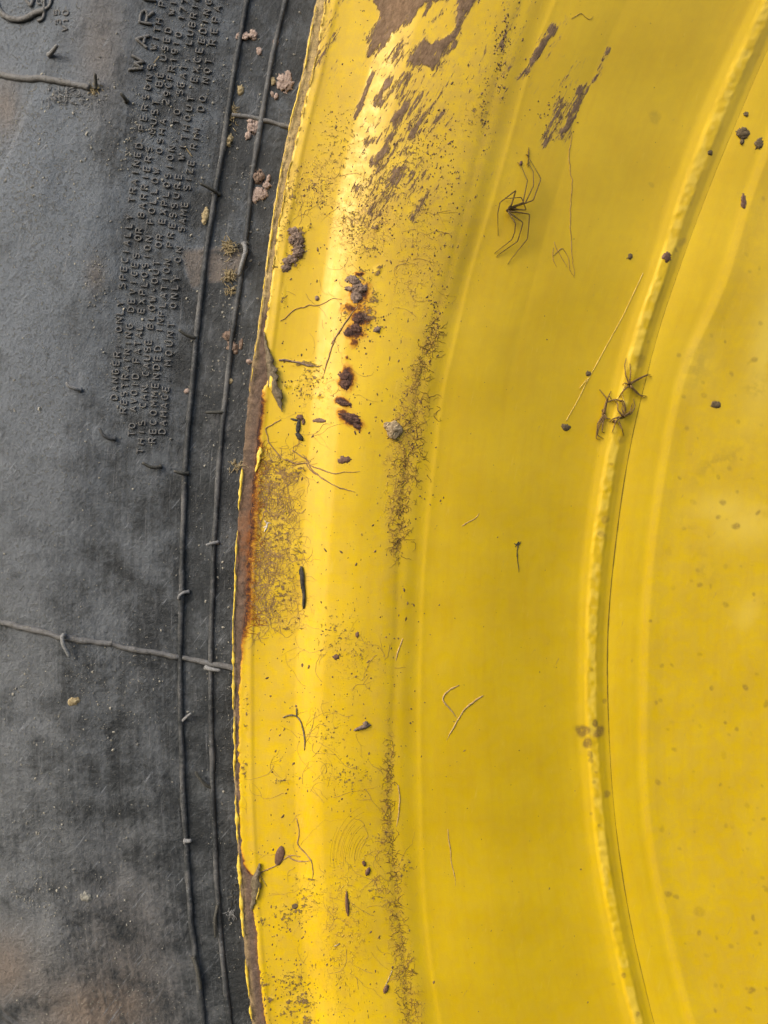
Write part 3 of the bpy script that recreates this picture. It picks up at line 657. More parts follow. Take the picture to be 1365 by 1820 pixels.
# concentric ribs
def rib(key, rad):
    yy = np.arange(-420, 2240, 6.0); x = R[key](yy) + (fbm(yy, yy*0, 50, 2, 4) - .5) * 2.0
    m = MB(); r = rad * (.8 + .45 * fbm(yy, yy*0+4, 20, 3, 2))
    m.tube(P3(x, yy, tyre_depth(x, yy) - rad * .3), r * 1.08, 10)
    return m.build('bead_rib', M['rubber_part'], tyre)
tag(rib('T1', 4.6), 'outer raised rib running round the tyre bead'); tag(rib('T2', 4.2), 'inner raised rib next to the rim')
# radial mould seams
def seam(pts, rad):
    p = smooth_path(np.array(pts, float), 4); m = MB()
    w = rad * (.8 + .5 * fbm(p[:, 0], p[:, 1], 14, 3, 5))
    m.tube(P3(p[:, 0], p[:, 1] + (fbm(p[:, 0], p[:, 1], 18, 2, 1) - .5) * 4, tyre_depth(p[:, 0], p[:, 1]) - rad * .2), w * 1.1, 10)
    return m.build('mould_seam', M['letter'], tyre)
tag(seam([(-300,100),(-60,125),(0,133),(30,139),(62,140),(90,142),(120,148),(160,156)], 5.0), 'raised seam ending in a rubber nib, upper left')
tag(seam([(412,205),(440,208),(470,214),(495,221),(540,233)], 3.6), 'short raised seam under mud crumbs near the rim')
tag(seam([(-300,1050),(-60,1092),(0,1106),(60,1120),(120,1135),(160,1141),(200,1144)], 4.6), 'left half of the long raised radial seam')
tag(seam([(196,1143),(220,1150),(260,1158),(320,1168),(370,1178),(430,1192)], 4.4), 'right half of the long raised radial seam')

# rubber vent hairs (x, y, height above the tyre)
hairs = [([(88,98,0),(93,92,10),(102,80,20)], 4.0, 1), ([(170,158,0),(170,145,6),(169,130,14)], 3.6, 0), ([(225,180,0),(221,173,7),(214,165,10)], 3.6, 0),
 ([(390,346,0),(382,340,6),(370,333,10),(355,326,13)], 3.5, 0), ([(350,600,0),(342,600,6),(330,595,10),(318,586,13)], 3.5, 0), ([(400,733,0),(390,733,6),(376,733,9),(365,733,10)], 3.4, 0),
 ([(143,693,0),(134,691,6),(122,687,9),(118,679,10)], 3.6, 1), ([(204,780,0),(195,780,5),(184,775,9),(176,760,12)], 3.4, 2), ([(286,829,0),(277,831,5),(266,830,8),(253,822,11)], 3.4, 0),
 ([(334,841,0),(326,842,6),(318,840,9),(309,837,10)], 3.4, 0), ([(387,964,0),(380,965,6),(366,969,10)], 3.4, 1), ([(335,1052,0),(326,1053,7),(317,1060,9),(318,1066,5)], 3.2, 1),
 ([(112,1134,1),(116,1127,8),(110,1130,12),(112,1145,12),(124,1168,8)], 4.0, 1), ([(366,1186,2),(372,1189,7),(380,1190,9),(392,1192,9)], 4.0, 1), ([(322,1283,1),(330,1276,7),(340,1267,9)], 3.0, 1),
 ([(376,1399,0),(366,1396,6),(357,1386,9),(347,1372,11)], 3.2, 0), ([(328,1495,3),(334,1495,8),(341,1494,7)], 4.2, 1), ([(387,1608,3),(382,1630,8),(382,1650,8),(383,1666,6)], 3.0, 0),
 ([(344,1700,3),(350,1720,8),(355,1745,8),(357,1758,5)], 4.0, 0), ([(434,433,3),(437,446,9),(428,475,8),(425,490,4)], 4.4, 1)]
hl = ['stubby pale nib above the upper left seam','upright nib at the end of the upper left seam','dark stub left of the big letter W','hair sticking left from the outer rib near the top','hair leaning left from the outer rib beside the lettering','straight hair crossing left from the inner rib','pale bent hair alone left of the word DANGER','black curved hair lower left of the word DANGER','curved hair just below the lettering','short hair on the outer rib below the lettering','light tipped hair on the inner rib','small looped hair on the outer rib above the long seam','hooked hair hanging from the long radial seam','nib lying below the long seam on the inner rib','small slanted hair on the outer rib below the long seam','diagonal dark hair meeting the inner rib low down','pale knob across the outer rib','long hair lying along the lower inner rib','thick hair lying along the lower outer rib','dusty bent hair on the inner rib beside the pale patch']
for (pts, r, kind), lb in zip(hairs, hl):
    p = smooth_path(np.array(pts, float), 2.2); m = MB()
    d = tyre_depth(p[:, 0], p[:, 1]) - p[:, 2] - 1
    rad = r * np.linspace(1.0, .75, len(p)); rad[0] *= 1.4; rad[-1] *= .6
    m.tube(P3(p[:, 0], p[:, 1], d), rad, 10)
    tag(m.build('vent_hair', M[('hair', 'hair_light', 'rubber_part')[kind]], tyre), lb)

# raised lettering: stroke font on a 6 x 10 cell -------------------------------
def arc(cx, cy, rx, ry, a0, a1, n=9):
    return [(cx + rx * math.cos(math.radians(a0 + (a1 - a0) * i / (n - 1))), cy + ry * math.sin(math.radians(a0 + (a1 - a0) * i / (n - 1)))) for i in range(n)]
G = {
 'A': [[(0,0),(3,10),(6,0)],[(1.1,3.6),(4.9,3.6)]], 'B': [[(0,0),(0,10),(3.5,10)]+arc(3.5,7.6,2.2,2.4,90,-90,6)+[(0,5.2)],[(3.5,5.2)]+arc(3.6,2.6,2.4,2.6,90,-90,6)+[(0,0)]],
 'C': [arc(3.1,5,3,5,50,310,14)], 'D': [[(0,0),(0,10),(2.4,10)]+arc(2.4,5,3.5,5,90,-90,10)+[(0,0)]], 'E': [[(5.4,0),(0,0),(0,10),(5.4,10)],[(0,5.1),(4.6,5.1)]],
 'F': [[(0,0),(0,10),(5.4,10)],[(0,5.1),(4.6,5.1)]], 'G': [arc(3.1,5,3,5,50,335,14)+[(5.9,4.6),(3.6,4.6)]], 'H': [[(0,0),(0,10)],[(6,0),(6,10)],[(0,5),(6,5)]], 'I': [[(3,0),(3,10)]],
 'L': [[(0,10),(0,0),(5.2,0)]], 'M': [[(0,0),(0,10),(3,4),(6,10),(6,0)]], 'N': [[(0,0),(0,10),(6,0),(6,10)]], 'O': [arc(3,5,3,5,0,360,17)], 'P': [[(0,0),(0,10),(3.2,10)]+arc(3.2,7.4,2.6,2.6,90,-90,7)+[(0,4.8)]],
 'R': [[(0,0),(0,10),(3.2,10)]+arc(3.2,7.4,2.6,2.6,90,-90,7)+[(0,4.8)],[(3,4.8),(5.8,0)]], 'S': [arc(3,7.4,2.6,2.6,35,250,9)[:-1]+arc(3,2.7,2.8,2.7,90,-140,10)],
 'T': [[(0,10),(6,10)],[(3,10),(3,0)]], 'U': [[(0,10),(0,3)]+arc(3,3,3,3,180,360,9)+[(6,10)]], 'V': [[(0,10),(3,0),(6,10)]], 'W': [[(-.4,10),(1.4,0),(3,7),(4.6,0),(6.4,10)]],
 'X': [[(0,0),(6,10)],[(0,10),(6,0)]], 'Y': [[(0,10),(3,5),(6,10)],[(3,5),(3,0)]], 'Z': [[(0,10),(6,10),(0,0),(6,0)]],
 '0': [arc(3,5,2.8,5,0,360,17)], '1': [[(1.4,8),(3.2,10),(3.2,0)]], '2': [arc(3,7.2,2.8,2.8,165,-30,9)+[(0,0),(6,0)]], '7': [[(0,10),(6,10),(2,0)]], '9': [arc(3,7,2.8,3,0,360,13),[(5.8,7),(4.6,1),(2,0)]],
 '3': [arc(2.8,7.5,2.6,2.5,150,-90,9)+arc(2.8,2.6,3,2.6,90,-150,10)], '5': [[(5.4,10),(.8,10),(.4,5.6)]+arc(2.8,3.1,3,3.1,120,-150,11)],
 '.': [[(2.6,0),(3.2,.8)]], ',': [[(3.2,1),(2.4,-1.6)]], ':': [[(2.8,1.2),(3.2,1.8)],[(2.8,6),(3.2,6.6)]], '-': [[(1,4.6),(5,4.6)]], "'": [[(3,10),(3,8)]]}
def lettering(text, anchors, h=11.2, w=8.4, rad=1.3, label=''):
    """anchors: (character index, x of letter centre, y of letter centre)"""
    a = np.array(anchors, float); m = MB(); ii = np.arange(len(text), dtype=float)
    co = np.polyfit(a[:, 0], a[:, 1], min(2, len(a) - 1)); xs = np.polyval(co, ii)
    ys_ = np.interp(ii, a[:, 0], a[:, 2])
    lo = ii > a[-1, 0]; ys_[lo] = a[-1, 2] + (ii[lo] - a[-1, 0]) * (a[-1, 2] - a[-2, 2]) / (a[-1, 0] - a[-2, 0])
    gx = np.gradient(xs) ; gy = np.gradient(ys_)
    rl = random.Random(len(text))
    for i, ch in enumerate(text):
        if ch == ' ' or ch not in G: continue
        L = math.hypot(gx[i], gy[i]) or 1; ax, ay = gx[i]/L, gy[i]/L       # advance direction
        ux, uy = ay, -ax                                                  # letter-up direction (towards the tread)
        jx, jy = rl.uniform(-.5, .5), rl.uniform(-.5, .5); hh = h * rl.uniform(.94, 1.04); tl = rl.uniform(-.05, .05)
        for st in G[ch]:
            q = resample(np.array(st, float), 1.1)
            for_x = (q[:, 0] - 3) / 6 * w + tl * (q[:, 1] - 5); up = (q[:, 1] - 5) / 10 * hh
            x = xs[i] + jx + ax * for_x + ux * up; y = ys_[i] + jy + ay * for_x + uy * up
            rr_ = rad * (.85 + .35 * vnoise(x / 4, y / 4, 2)) 
            m.tube(P3(x, y, tyre_depth(x, y) - .9), rr_, 8, 1.0)
    o = m.build('raised_lettering', M['letter'], tyre); tag(o, label); return o
lettering('WARNING', [(0,243,114),(1,254,72),(2,261,30),(3,268,-12)], 24, 23, 2.5, 'largest raised word WARNING on the tyre')
lettering('DANGER: ONLY SPECIALLY TRAINED PERSONS WITH PRO', [(0,203,706),(8,211,585),(13,218,508),(23,235,355),(31,251,227),(39,274.5,83.5),(44,289,7)], label='raised line of text starting DANGER')
lettering('RESTRAINING DEVICES OR BARRIERS MUST BE USED WITH', [(0,219,730),(12,234,550),(20,246,423),(23,250,382),(32,271,233),(37,282,149),(40,290,103),(45,306,22)], label='raised line of text starting RESTRAINING')
lettering('TO AVOID FATAL EXPLOSION FOLLOW OSHA 29CFR1910.177', [(0,235,771),(15,249,552),(25,268,393),(32,284,268),(37,296,182),(48,325,17)], label='raised line of text starting TO AVOID')
lettering('THIS CAN CAUSE BLOW-OUT OR EXPLOSION, TO SEAT, LUBRIC', [(0,250,801),(5,254,720),(15,266.5,580),(24,281.5,435),(27,289,393),(38,312,216),(41,321,165),(47,337,75),(51,345,12)], label='raised line of text starting THIS CAN CAUSE')
lettering('RECOMMENDED INFLATION PRESSURE WITHOUT EXCEEDING', [(0,270,783),(12,285,587),(22,302,435),(31,322,279),(39,345,141),(47,372,4)], label='raised line of text starting RECOMMENDED')
lettering('DAMAGE. MOUNT ONLY ON SAME SIZE RIM. DO NOT REPAIR', [(0,288,767),(8,299,645),(14,308,543),(19,316,462),(22,321,408),(27,336,334),(32,345,260),(37,355,193),(40,367,143),(44,376,75),(47,388,15)], label='raised line of text starting DAMAGE')
lettering('35', [(0,103,39),(1,101,22)], 10, 9, 1.3, 'small raised number 35 by the emblem')
lettering('V10', [(0,116,51),(1,117,37),(2,117,23)], 10, 9, 1.3, 'small raised V10 by the emblem')
# round moulded emblem at the top left, cut by the frame
m = MB()
def flat_band(pts, rad, m=m, lift=3):
    p = smooth_path(np.array(pts, float), 2); m.tube(P3(p[:, 0], p[:, 1], tyre_depth(p[:, 0], p[:, 1]) - lift), rad, 8, .8)
flat_band([(-9,-44),(-10,-10),(-4,14),(6,27),(20,34),(36,35),(50,31),(62,23),(80,18)], 5.2)
flat_band([(79,17),(78,28),(75,35),(67,37)], 2.6); flat_band([(79,17),(88,11),(91,0),(92,-20),(84,-44)], 2.6); flat_band([(77,-30),(78,-5),(79,16)], 2.6)
flat_band([(30,-24),(44,-4),(55,11),(59,-2),(62,-24)], 3.0); flat_band(arc(70,3,5,5,60,380,12), 1.4)
flat_band([(-9,-44),(10,-66),(40,-76),(70,-66),(84,-44)], 5.2)
tag(m.build('moulded_emblem', M['letter'], tyre), 'round gear shaped raised emblem cut off by the top edge')

# ------------------------------------------------------------------ loose things stuck on the wheel
def surf(x, y):
    x = np.asarray(x, float); y = np.asarray(y, float)
    return np.where(x < R['E0'](y), tyre_depth(x, y), np.where(x < E1(y), 2.5, rim_depth(x, y)))
def blob_vf(rx, ry, rz, ang, seed, rough=.35, nseg=18, nring=12, freq=2.2, outline=None):
    rg = np.random.default_rng(seed); th = np.linspace(0, 2*math.pi, nseg, endpoint=False); v = [(0, 0, -1.0)]
    ph = np.linspace(0, math.pi * .95, nring)[1:]
    L = []
    for p_ in ph: L.append(np.stack([np.sin(p_) * np.cos(th), np.sin(p_) * np.sin(th), -np.cos(p_) + 0 * th], -1))
    V = np.concatenate([np.array([[0, 0, -1.0]])] + L)
    o1, o2 = rg.uniform(0, 60, 2)
    nz = fbm(V[:, 0]*freq + o1 + V[:, 2], V[:, 1]*freq + o2 - V[:, 2] * .7, 1.0, 3, seed % 7, .7)
    V = V * (1 + (nz - .5) * 2 * rough)[:, None]
    V = V * np.array([rx, ry, rz]); a = math.radians(ang)
    V = np.stack([V[:, 0]*math.cos(a) - V[:, 1]*math.sin(a), V[:, 0]*math.sin(a) + V[:, 1]*math.cos(a), V[:, 2]], -1)
    f = [(0, 1 + j, 1 + (j+1) % nseg) for j in range(nseg)]
    for i in range(len(ph) - 1):
        for j in range(nseg):
            k_ = (j + 1) % nseg; f.append((1+i*nseg+j, 1+(i+1)*nseg+j, 1+(i+1)*nseg+k_, 1+i*nseg+k_))
    return V, f
def put_blob(m, x, y, rx, ry, rz, ang, seed, rough=.35, **k):
    V, f = blob_vf(rx, ry, rz, ang, seed, rough, **k)
    X_ = x + V[:, 0]; Y_ = y + V[:, 1]
    m.add(P3(X_, Y_, surf(X_, Y_) + V[:, 2] - rz * .25), f)
def patch(m, parts, seed):
    x0 = min(q[0] - max(q[2], q[3]) * 1.5 for q in parts); x1 = max(q[0] + max(q[2], q[3]) * 1.5 for q in parts)
    y0 = min(q[1] - max(q[2], q[3]) * 1.5 for q in parts); y1 = max(q[1] + max(q[2], q[3]) * 1.5 for q in parts)
    st = .8; gx = np.arange(x0, x1, st); gy = np.arange(y0, y1, st); X_, Y_ = np.meshgrid(gx, gy)
    F = np.full(X_.shape, -2.0); H = np.zeros(X_.shape)
    for q in parts:
        a = math.radians(q[5]); dx = X_ - q[0]; dy = Y_ - q[1]; u = dx*math.cos(a) + dy*math.sin(a); v = -dx*math.sin(a) + dy*math.cos(a)
        f_ = 1 - np.sqrt((u / q[2]) ** 2 + (v / q[3]) ** 2); F = np.maximum(F, f_); H = np.maximum(H, q[4] * .72 * np.sqrt(np.clip(f_ * 1.6 + .15, 0, 1)))
    F = F + (fbm(X_, Y_, 5.2, 4, seed % 9, .65) - .44) * 1.4
    h = H * sstep(0, .22, F) * (.45 + .95 * fbm(X_ + 31, Y_, 4.5, 4, seed % 7 + 2, .7)) + .35
    lab = F > 0
    # keep only the island(s) that touch the first part's centre
    keep = np.zeros_like(lab); ci = int(np.clip(round((parts[0][1] - y0) / st), 0, len(gy) - 1)); cj = int(np.clip(round((parts[0][0] - x0) / st), 0, len(gx) - 1))
    cand = np.argwhere(lab)
    if len(cand):
        k_ = cand[np.argmin(np.abs(cand - [ci, cj]).sum(1))]; stack = [tuple(k_)]; keep[k_[0], k_[1]] = True
        while stack:
            i, j = stack.pop()
            for a_, b_ in ((i+1, j), (i-1, j), (i, j+1), (i, j-1)):
                if 0 <= a_ < lab.shape[0] and 0 <= b_ < lab.shape[1] and lab[a_, b_] and not keep[a_, b_]: keep[a_, b_] = True; stack.append((a_, b_))
    h = np.where(keep, h, -1.0)
    dep = surf(X_, Y_) - h
    quad = keep[:-1, :-1] | keep[1:, :-1] | keep[:-1, 1:] | keep[1:, 1:]
    # only quads whose kept corners belong to the same island
    ids = np.arange(X_.size).reshape(X_.shape); qs = np.stack([ids[:-1, :-1], ids[1:, :-1], ids[1:, 1:], ids[:-1, 1:]], -1)[quad]
    used = np.unique(qs); mp = np.full(X_.size, -1); mp[used] = np.arange(len(used))
    V = P3(X_, Y_, dep).reshape(-1, 3)[used]
    m.add(V, [tuple(int(i) for i in mp[q]) for q in qs])
def clod(name, parts, mat, label, cat, group=None, smooth=True):
    if name in ('mud_clod', 'rust_scab', 'pale_grit_grain', 'wood_chip'):
        m = MB(); patch(m, [tuple(q[:2]) + (q[2] * 1.15, q[3] * 1.15) + tuple(q[4:]) for q in parts], int(parts[0][0] * 7 + parts[0][1] * 3))
        c = P3(parts[0][0], parts[0][1], surf(parts[0][0], parts[0][1]))
        o = m.build(name, mat, None, True, loc=c); tag(o, label, cat, group); return o
    m = MB()
    for i, q in enumerate(parts):
        put_blob(m, *q[:6], seed=int(q[0] * 7 + q[1] * 3 + i), rough=q[6] if len(q) > 6 else .4, nseg=26, nring=16, freq=2.6)
    c = P3(parts[0][0], parts[0][1], surf(parts[0][0], parts[0][1]))
    o = m.build(name, mat, None, smooth, loc=c); tag(o, label, cat, group); return o
g1 = 'dried mud crumbs on the tyre bead'
clod('mud_clod', [(506,147,12,14,6,10),(512,133,5,6,4,0)], M['mud_pink'], 'biggest squarish pinkish mud lump between inner rib and rim, near the top', 'mud lump', g1)
clod('mud_clod', [(437,65,14,6,7,-8),(450,62,7,8,6,0),(428,62,7,4,5,0)], M['mud_pink'], 'pale saddle shaped mud lump across the outer rib near the top', 'mud lump', g1)
clod('mud_clod', [(461,91,4.5,6,4,-20)], M['mud_pink'], 'small oval mud drop below the saddle shaped lump', 'mud lump', g1)
clod('mud_clod', [(490,74,4,7,5,10)], M['mud_pink'], 'small mud dab on the inner rib beside the saddle shaped lump', 'mud lump', g1)
clod('mud_clod', [(486,145,4,6,4,0)], M['straw'], 'tan crumb just left of the biggest squarish mud lump', 'mud lump', g1)
clod('mud_clod', [(484,166,3,5,3,-20),(491,172,4,5,4,0)], M['mud_pink'], 'hooked little crumb below the biggest squarish mud lump', 'mud lump', g1)
clod('mud_clod', [(427,160,5,8,4,10)], M['straw'], 'tan crumb between the ribs left of the squarish mud lump', 'mud lump', g1)
clod('mud_clod', [(450,226,10,10,7,20,.6),(441,240,5,7,5,20),(444,215,5,4,5,0),(458,219,4,6,4,0)], M['mud_pink'], 'ragged mud clump under the short seam near the top', 'mud lump', g1)
clod('mud_clod', [(458,314,10,10,8,0)], M['mud'], 'round brown mud ball at the inner rib', 'mud lump', g1)
clod('mud_clod', [(473,329,7,6,5,-20),(477,318,3,7,4,10)], M['mud_pink'], 'pale knobbly lump right of the round mud ball', 'mud lump', g1)
clod('mud_clod', [(462,344,12,9,5,20,.5),(454,352,7,7,4,0)], M['mud_pink'], 'flat triangular mud patch below the round mud ball', 'mud lump', g1)
clod('mud_clod', [(404,596,6,8,5,0,.6)], M['mud'], 'rough mud nub on the inner rib beside the lifting flake', 'mud lump', g1)
clod('mud_clod', [(412,616,8,9,6,10,.7),(418,625,4,4,4,0)], M['mud'], 'crumbly mud clump right of the inner rib beside the lifting flake', 'mud lump', g1)
clod('mud_clod', [(428,612,3,8,3,0,.6),(430,640,6,6,4,0,.7)], M['mud'], 'scattered mud trail between inner rib and rim edge', 'mud lump', g1)
clod('mud_clod', [(408,677,5,5,4,0,.5)], M['straw'], 'single tan crumb on the inner rib below the crumbly clump', 'mud lump', g1)
clod('mud_clod', [(443,642,5,4,4,0,.5),(440,722,4,5,3,0,.6),(439,738,3,4,3,0,.6)], M['mud_pink'], 'pinkish crumbs stuck against the rim edge', 'mud lump', g1)
clod('mud_clod', [(332,695,4,4,3,0,.5)], M['mud_pink'], 'tiny pink crumb touching the outer rib', 'mud lump', g1)
clod('mud_clod', [(406,250,6,9,6,5,.6),(402,240,2,6,3,0)], M['straw'], 'tan bristly seed husk by the outer rib', 'seed husk')
clod('wood_chip', [(366,382,5,13,5,12,.5),(364,392,4,7,4,0)], M['straw'], 'woody yellowish chip lying on the outer rib below a vent hair', 'wood chip')
clod('bark_chip', [(437,62,.1,.1,.1,0)], M['dark'], 'x', 'x') if False else None
clod('pale_grit_grain', [(84,1248,10,5,2,-20,.5)] if False else [(130,1246,9,5,3,-20,.6)], M['straw'], 'lone tan crumb on the tyre below the long radial seam', 'crumb')
clod('pale_grit_grain', [(152,1594,9,7,4,10,.5)], M['grit'], 'pale grey crumb on the lower left of the tyre', 'crumb')

# rim debris
clod('mud_clod', [(527,426,11,14,9,10,.55),(530,446,10,13,9,20,.6),(517,462,12,8,6,-30,.6),(508,475,7,6,4,0,.6),(522,412,9,7,5,0,.5)], M['mud'], 'thick crumbly mud clod stuck on yellow paint beside the rim lip', 'mud lump')
clod('mud_clod', [(628,498,11,8,7,15,.5),(638,512,13,8,7,0,.5),(622,513,8,4,5,0,.4),(634,528,9,10,5,0,.4)], M['mud'], 'grey brown clod above the rusty scabs on yellow paint', 'mud lump')
clod('rust_scab', [(636,566,9,8,5,0,.5),(633,583,9,7,5,20,.5),(619,590,7,7,4,0,.5),(630,603,7,6,4,0,.5)], simple('rust_scab', (0.045,0.024,0.018), (0.16,0.085,0.06), 900, .9, .9, .0007), 'dark blistered rust scab below the grey brown clod', 'rust scab')
M['scab'] = bpy.data.materials['rust_scab']
clod('rust_scab', [(613,668,9,8,5,0,.5),(614,682,9,8,5,0,.5),(613,647,6,4,3,0,.4)], M['scab'], 'purple black rust scab in the middle of the three rusty spots', 'rust scab')
clod('rust_scab', [(610,717,11,5,4,15,.5)], M['scab'], 'small black scab at the top of the lowest rusty spot', 'rust scab')
clod('rust_scab', [(628,745,14,5,5,22,.5),(620,738,16,3,3,8,.4),(634,757,8,4,3,30,.5)], M['scab'], 'long dark scab at the bottom of the lowest rusty spot', 'rust scab')
clod('mud_clod', [(671,585,6,4.5,4,-35,.4)], M['mud'], 'small oval mud pellet right of the rust scabs', 'mud lump')
clod('mud_clod', [(563,530,3.5,4,3,0,.4)], M['mud'], 'small square mud pellet on clean yellow left of the rust', 'mud lump')
clod('pebble', [(700,764,14,16,8,10,.28),(690,757,8,8,6,0,.4)], M['pebble'], 'pale angular pebble on yellow paint beside the dirt network', 'pebble', smooth=False)
clod('seed_husk', [(497,1521,8,18,3,14,.06)], M['seed'], 'flat brown oval seed husk low on the rim flange', 'seed husk')
clod('mud_clod', [(612,817,10,5,2.5,-8,.4)], M['seed'], 'flat brown fleck below the rusty spots', 'mud fleck')
clod('mud_clod', [(568,748,9,3,2.5,0,.35)], M['seed'], 'flat brown fleck right of the black leaf scrap', 'mud fleck')
clod('mud_clod', [(635,1129,2.6,4.5,2.5,10,.3)], M['seed'], 'small dark pellet on open yellow paint, middle of the flange', 'mud fleck')
clod('mud_clod', [(597,1168,4.5,4,3,0,.3)], M['seed'], 'round brown pellet lower left of the small dark pellet', 'mud fleck')
clod('mud_clod', [(524,1611,5,4.5,3,0,.3)], M['olive'], 'dark round pellet below the seed husk', 'mud fleck')
clod('seed_husk', [(647,1535,3,5.5,3,-20,.3),(654,1549,4,8,3,20,.3)], M['seed'], 'pair of small brown seeds right of the scratched arcs', 'seed husk')
clod('wood_splinter', [(617,1609,3.2,19,3,-4,.2),(616,1590,2,6,2,0,.3)], M['seed'], 'narrow brown splinter standing upright low on the flange', 'splinter')
clod('wood_splinter', [(686,1758,4.5,8,3.5,22,.25)], M['seed'], 'short brown stub near the lower dirt line', 'splinter')
clod('twig', [(644,1293,16,3.8,5,-18,.18),(650,1287,5,5.5,5,0,.3)], simple('grey_twig', (0.13,0.095,0.07), (0.24,0.18,0.14), 800, .8, .6, .0004), 'stubby tapered brown twig on yellow paint, centre of the flange', 'twig')
clod('black_stick', [(537,1030,3.8,24,5,-2,.35),(540,1060,2.8,25,4,0,.3),(534,1018,3,8,3,-8,.4)], M['dark'], 'thin black charred stick standing upright beside the fibre patch', 'stick')
m = MB()
put_blob(m, 530, 757, 4, 14, 3, 4, 21, .35); put_blob(m, 532, 776, 5, 9, 4, -38, 22, .3); put_blob(m, 524, 746, 8, 2, 2, 12, 23, .3)
tag(m.build('leaf_scrap', M['dark'], loc=P3(530, 757, surf(530, 757))), 'twisted black leaf scrap on yellow paint near the rusty edge', 'leaf scrap')
clod('leaf_scrap', [(533,742,6,5,2.5,30,.5),(539,750,3,6,2,0,.4)], M['seed'], 'greyish brown leaf bit touching the twisted black scrap', 'leaf scrap')
clod('mud_clod', [(1320,237,9,9,6,40,.35),(1319,252,3.5,5,4,0,.3)], M['olive'], 'largest dark pellet at the right beyond the weld', 'mud fleck')
clod('mud_clod', [(1349,256,6,9,4,22,.35)], M['olive'], 'dark chip right of the largest dark pellet', 'mud fleck')
clod('mud_clod', [(1327,203,4.5,4,3,0,.3)], M['olive'], 'small dark dot above the largest dark pellet', 'mud fleck')
clod('mud_clod', [(1321,358,4,11,3,-3,.2)], M['seed'], 'upright capsule shaped fleck at the right below the dark pellets', 'mud fleck')
clod('mud_clod', [(1185,457,6,7,4,0,.3)], M['seed'], 'square brown fleck on the upper weld bead', 'mud fleck')
clod('mud_clod', [(1263,271,4,4,3,0,.3)], M['olive'], 'round fleck on the weld bead left of the largest dark pellet', 'mud fleck')
clod('mud_clod', [(1120,456,3,6,3,25,.3)], M['olive'], 'slanted dark fleck left of the upper weld bead', 'mud fleck')
clod('mud_clod', [(1006,759,6,5,4,10,.3)], M['olive'], 'dark pellet at the lower end of the pale cobweb thread', 'mud fleck')
clod('mud_clod', [(1046,664,4,4,3,0,.4)], M['olive'], 'dark crumb halfway along the pale cobweb thread', 'mud fleck')
clod('mud_clod', [(1272,719,7,5,4,10,.3)], M['olive'], 'dark pellet alone on the wheel disc right of the spiders', 'mud fleck')

# strand helper: polyline in photo plane -> tube lying on a surface
def strand(m, pts, r, sides=4, lift=.6, step=3.0, wob=0.0, taper=True, seed=1):
    p = smooth_path(np.array(pts, float), step)
    if wob: 
        p[:, 0] += (fbm(p[:, 0], p[:, 1], 18, 3, seed) - .5) * wob * 2; p[:, 1] += (fbm(p[:, 0] + 50, p[:, 1], 18, 3, seed + 1) - .5) * wob * 2
    h = p[:, 2] if p.shape[1] > 2 else 0
    n = len(p); rr_ = r * (.65 + .75 * fbm(p[:, 0] + 7, p[:, 1], 7, 3, 5)) * (np.interp(np.linspace(0, 1, n), [0, .15, .8, 1], [.7, 1, .9, .35]) if taper else np.ones(n))
    m.tube(P3(p[:, 0], p[:, 1], surf(p[:, 0], p[:, 1]) - lift - h), rr_, sides)

def single_strand(name, pts, r, mat, label, cat, **k):
    m = MB(); 
    for q in (pts if isinstance(pts[0], list) else [pts]): strand(m, q, r, **k)
    p0 = (pts[0][0] if isinstance(pts[0], list) else pts[0]); o = m.build(name, mat, None, True, loc=P3(p0[0], p0[1], surf(p0[0], p0[1])))
    return tag(o, label, cat)
single_strand('root_piece', [[(503,1275),(515,1270),(528,1272),(536,1285),(540,1300),(542,1318),(541,1334)],[(527,1272),(526,1258)]], 1.5, M['chipdark'], 'bent brown root piece like a walking stick on the flange', 'root', wob=1.5, sides=6, lift=1.5)
single_strand('root_piece', [[(635,545),(612,575),(596,600),(586,625),(580,650),(574,672)],[(596,600),(588,612)]], 1.3, M['root'], 'long curved root hanging from the rust scab to the lower left', 'root', wob=2, sides=5)
single_strand('root_piece', [[(452,1578),(460,1552),(485,1540),(505,1528),(522,1518),(535,1522)],[(512,1524),(530,1530),(550,1530)]], 1.2, M['root'], 'wispy root leading from the split flake past the seed husk', 'root', wob=3, sides=4)
single_strand('root_piece', [[(527,1455),(532,1478),(528,1500),(540,1512),(552,1528),(558,1550),(556,1565)]], 1.2, M['root'], 'thin winding root right of the seed husk', 'root', wob=2, sides=4)
single_strand('root_piece', [[(500,745),(470,760),(478,790),(500,812),(520,822),(545,824),(565,832),(590,842),(640,838)],[(540,822),(560,842),(585,858),(615,872),(630,876)],[(520,800),(545,818),(556,835),(570,850),(600,865)]], 1.0, M['root'], 'long fine root curling under the black leaf scrap', 'root', wob=3, sides=4)
single_strand('root_piece', [[(497,572),(520,552),(550,542),(575,540),(590,530),(608,532)]], .8, M['root'], 'very fine root arching left of the grey brown clod', 'root', wob=3)
single_strand('root_piece', [[(495,640),(520,643),(545,648),(565,652)]], 2.2, M['mud'], 'short muddy root lying level below the rim flake', 'root', wob=2, sides=5)
single_strand('straw_piece', [(283,100),(279,105),(273,112)], .9, M['straw'], 'pale straw bit beside the letters of WITH', 'straw', taper=False)
single_strand('straw_piece', [(329,260),(334,268),(342,279)], .9, M['straw'], 'pale straw bit lying across WITHOUT', 'straw', taper=False)
single_strand('straw_piece', [(103,1),(108,12)], .1, M['straw'], 'x', 'x') if False else None
single_strand('straw_piece', [(463,1556),(468,1565),(474,1575)], .6, M['straw'], 'tiny pale straw beside the split flake', 'straw', taper=False)
single_strand('straw_piece', [(697,1725),(690,1742),(684,1755)], .9, M['straw'], 'pale straw sticking up from the short brown stub', 'straw', taper=False)
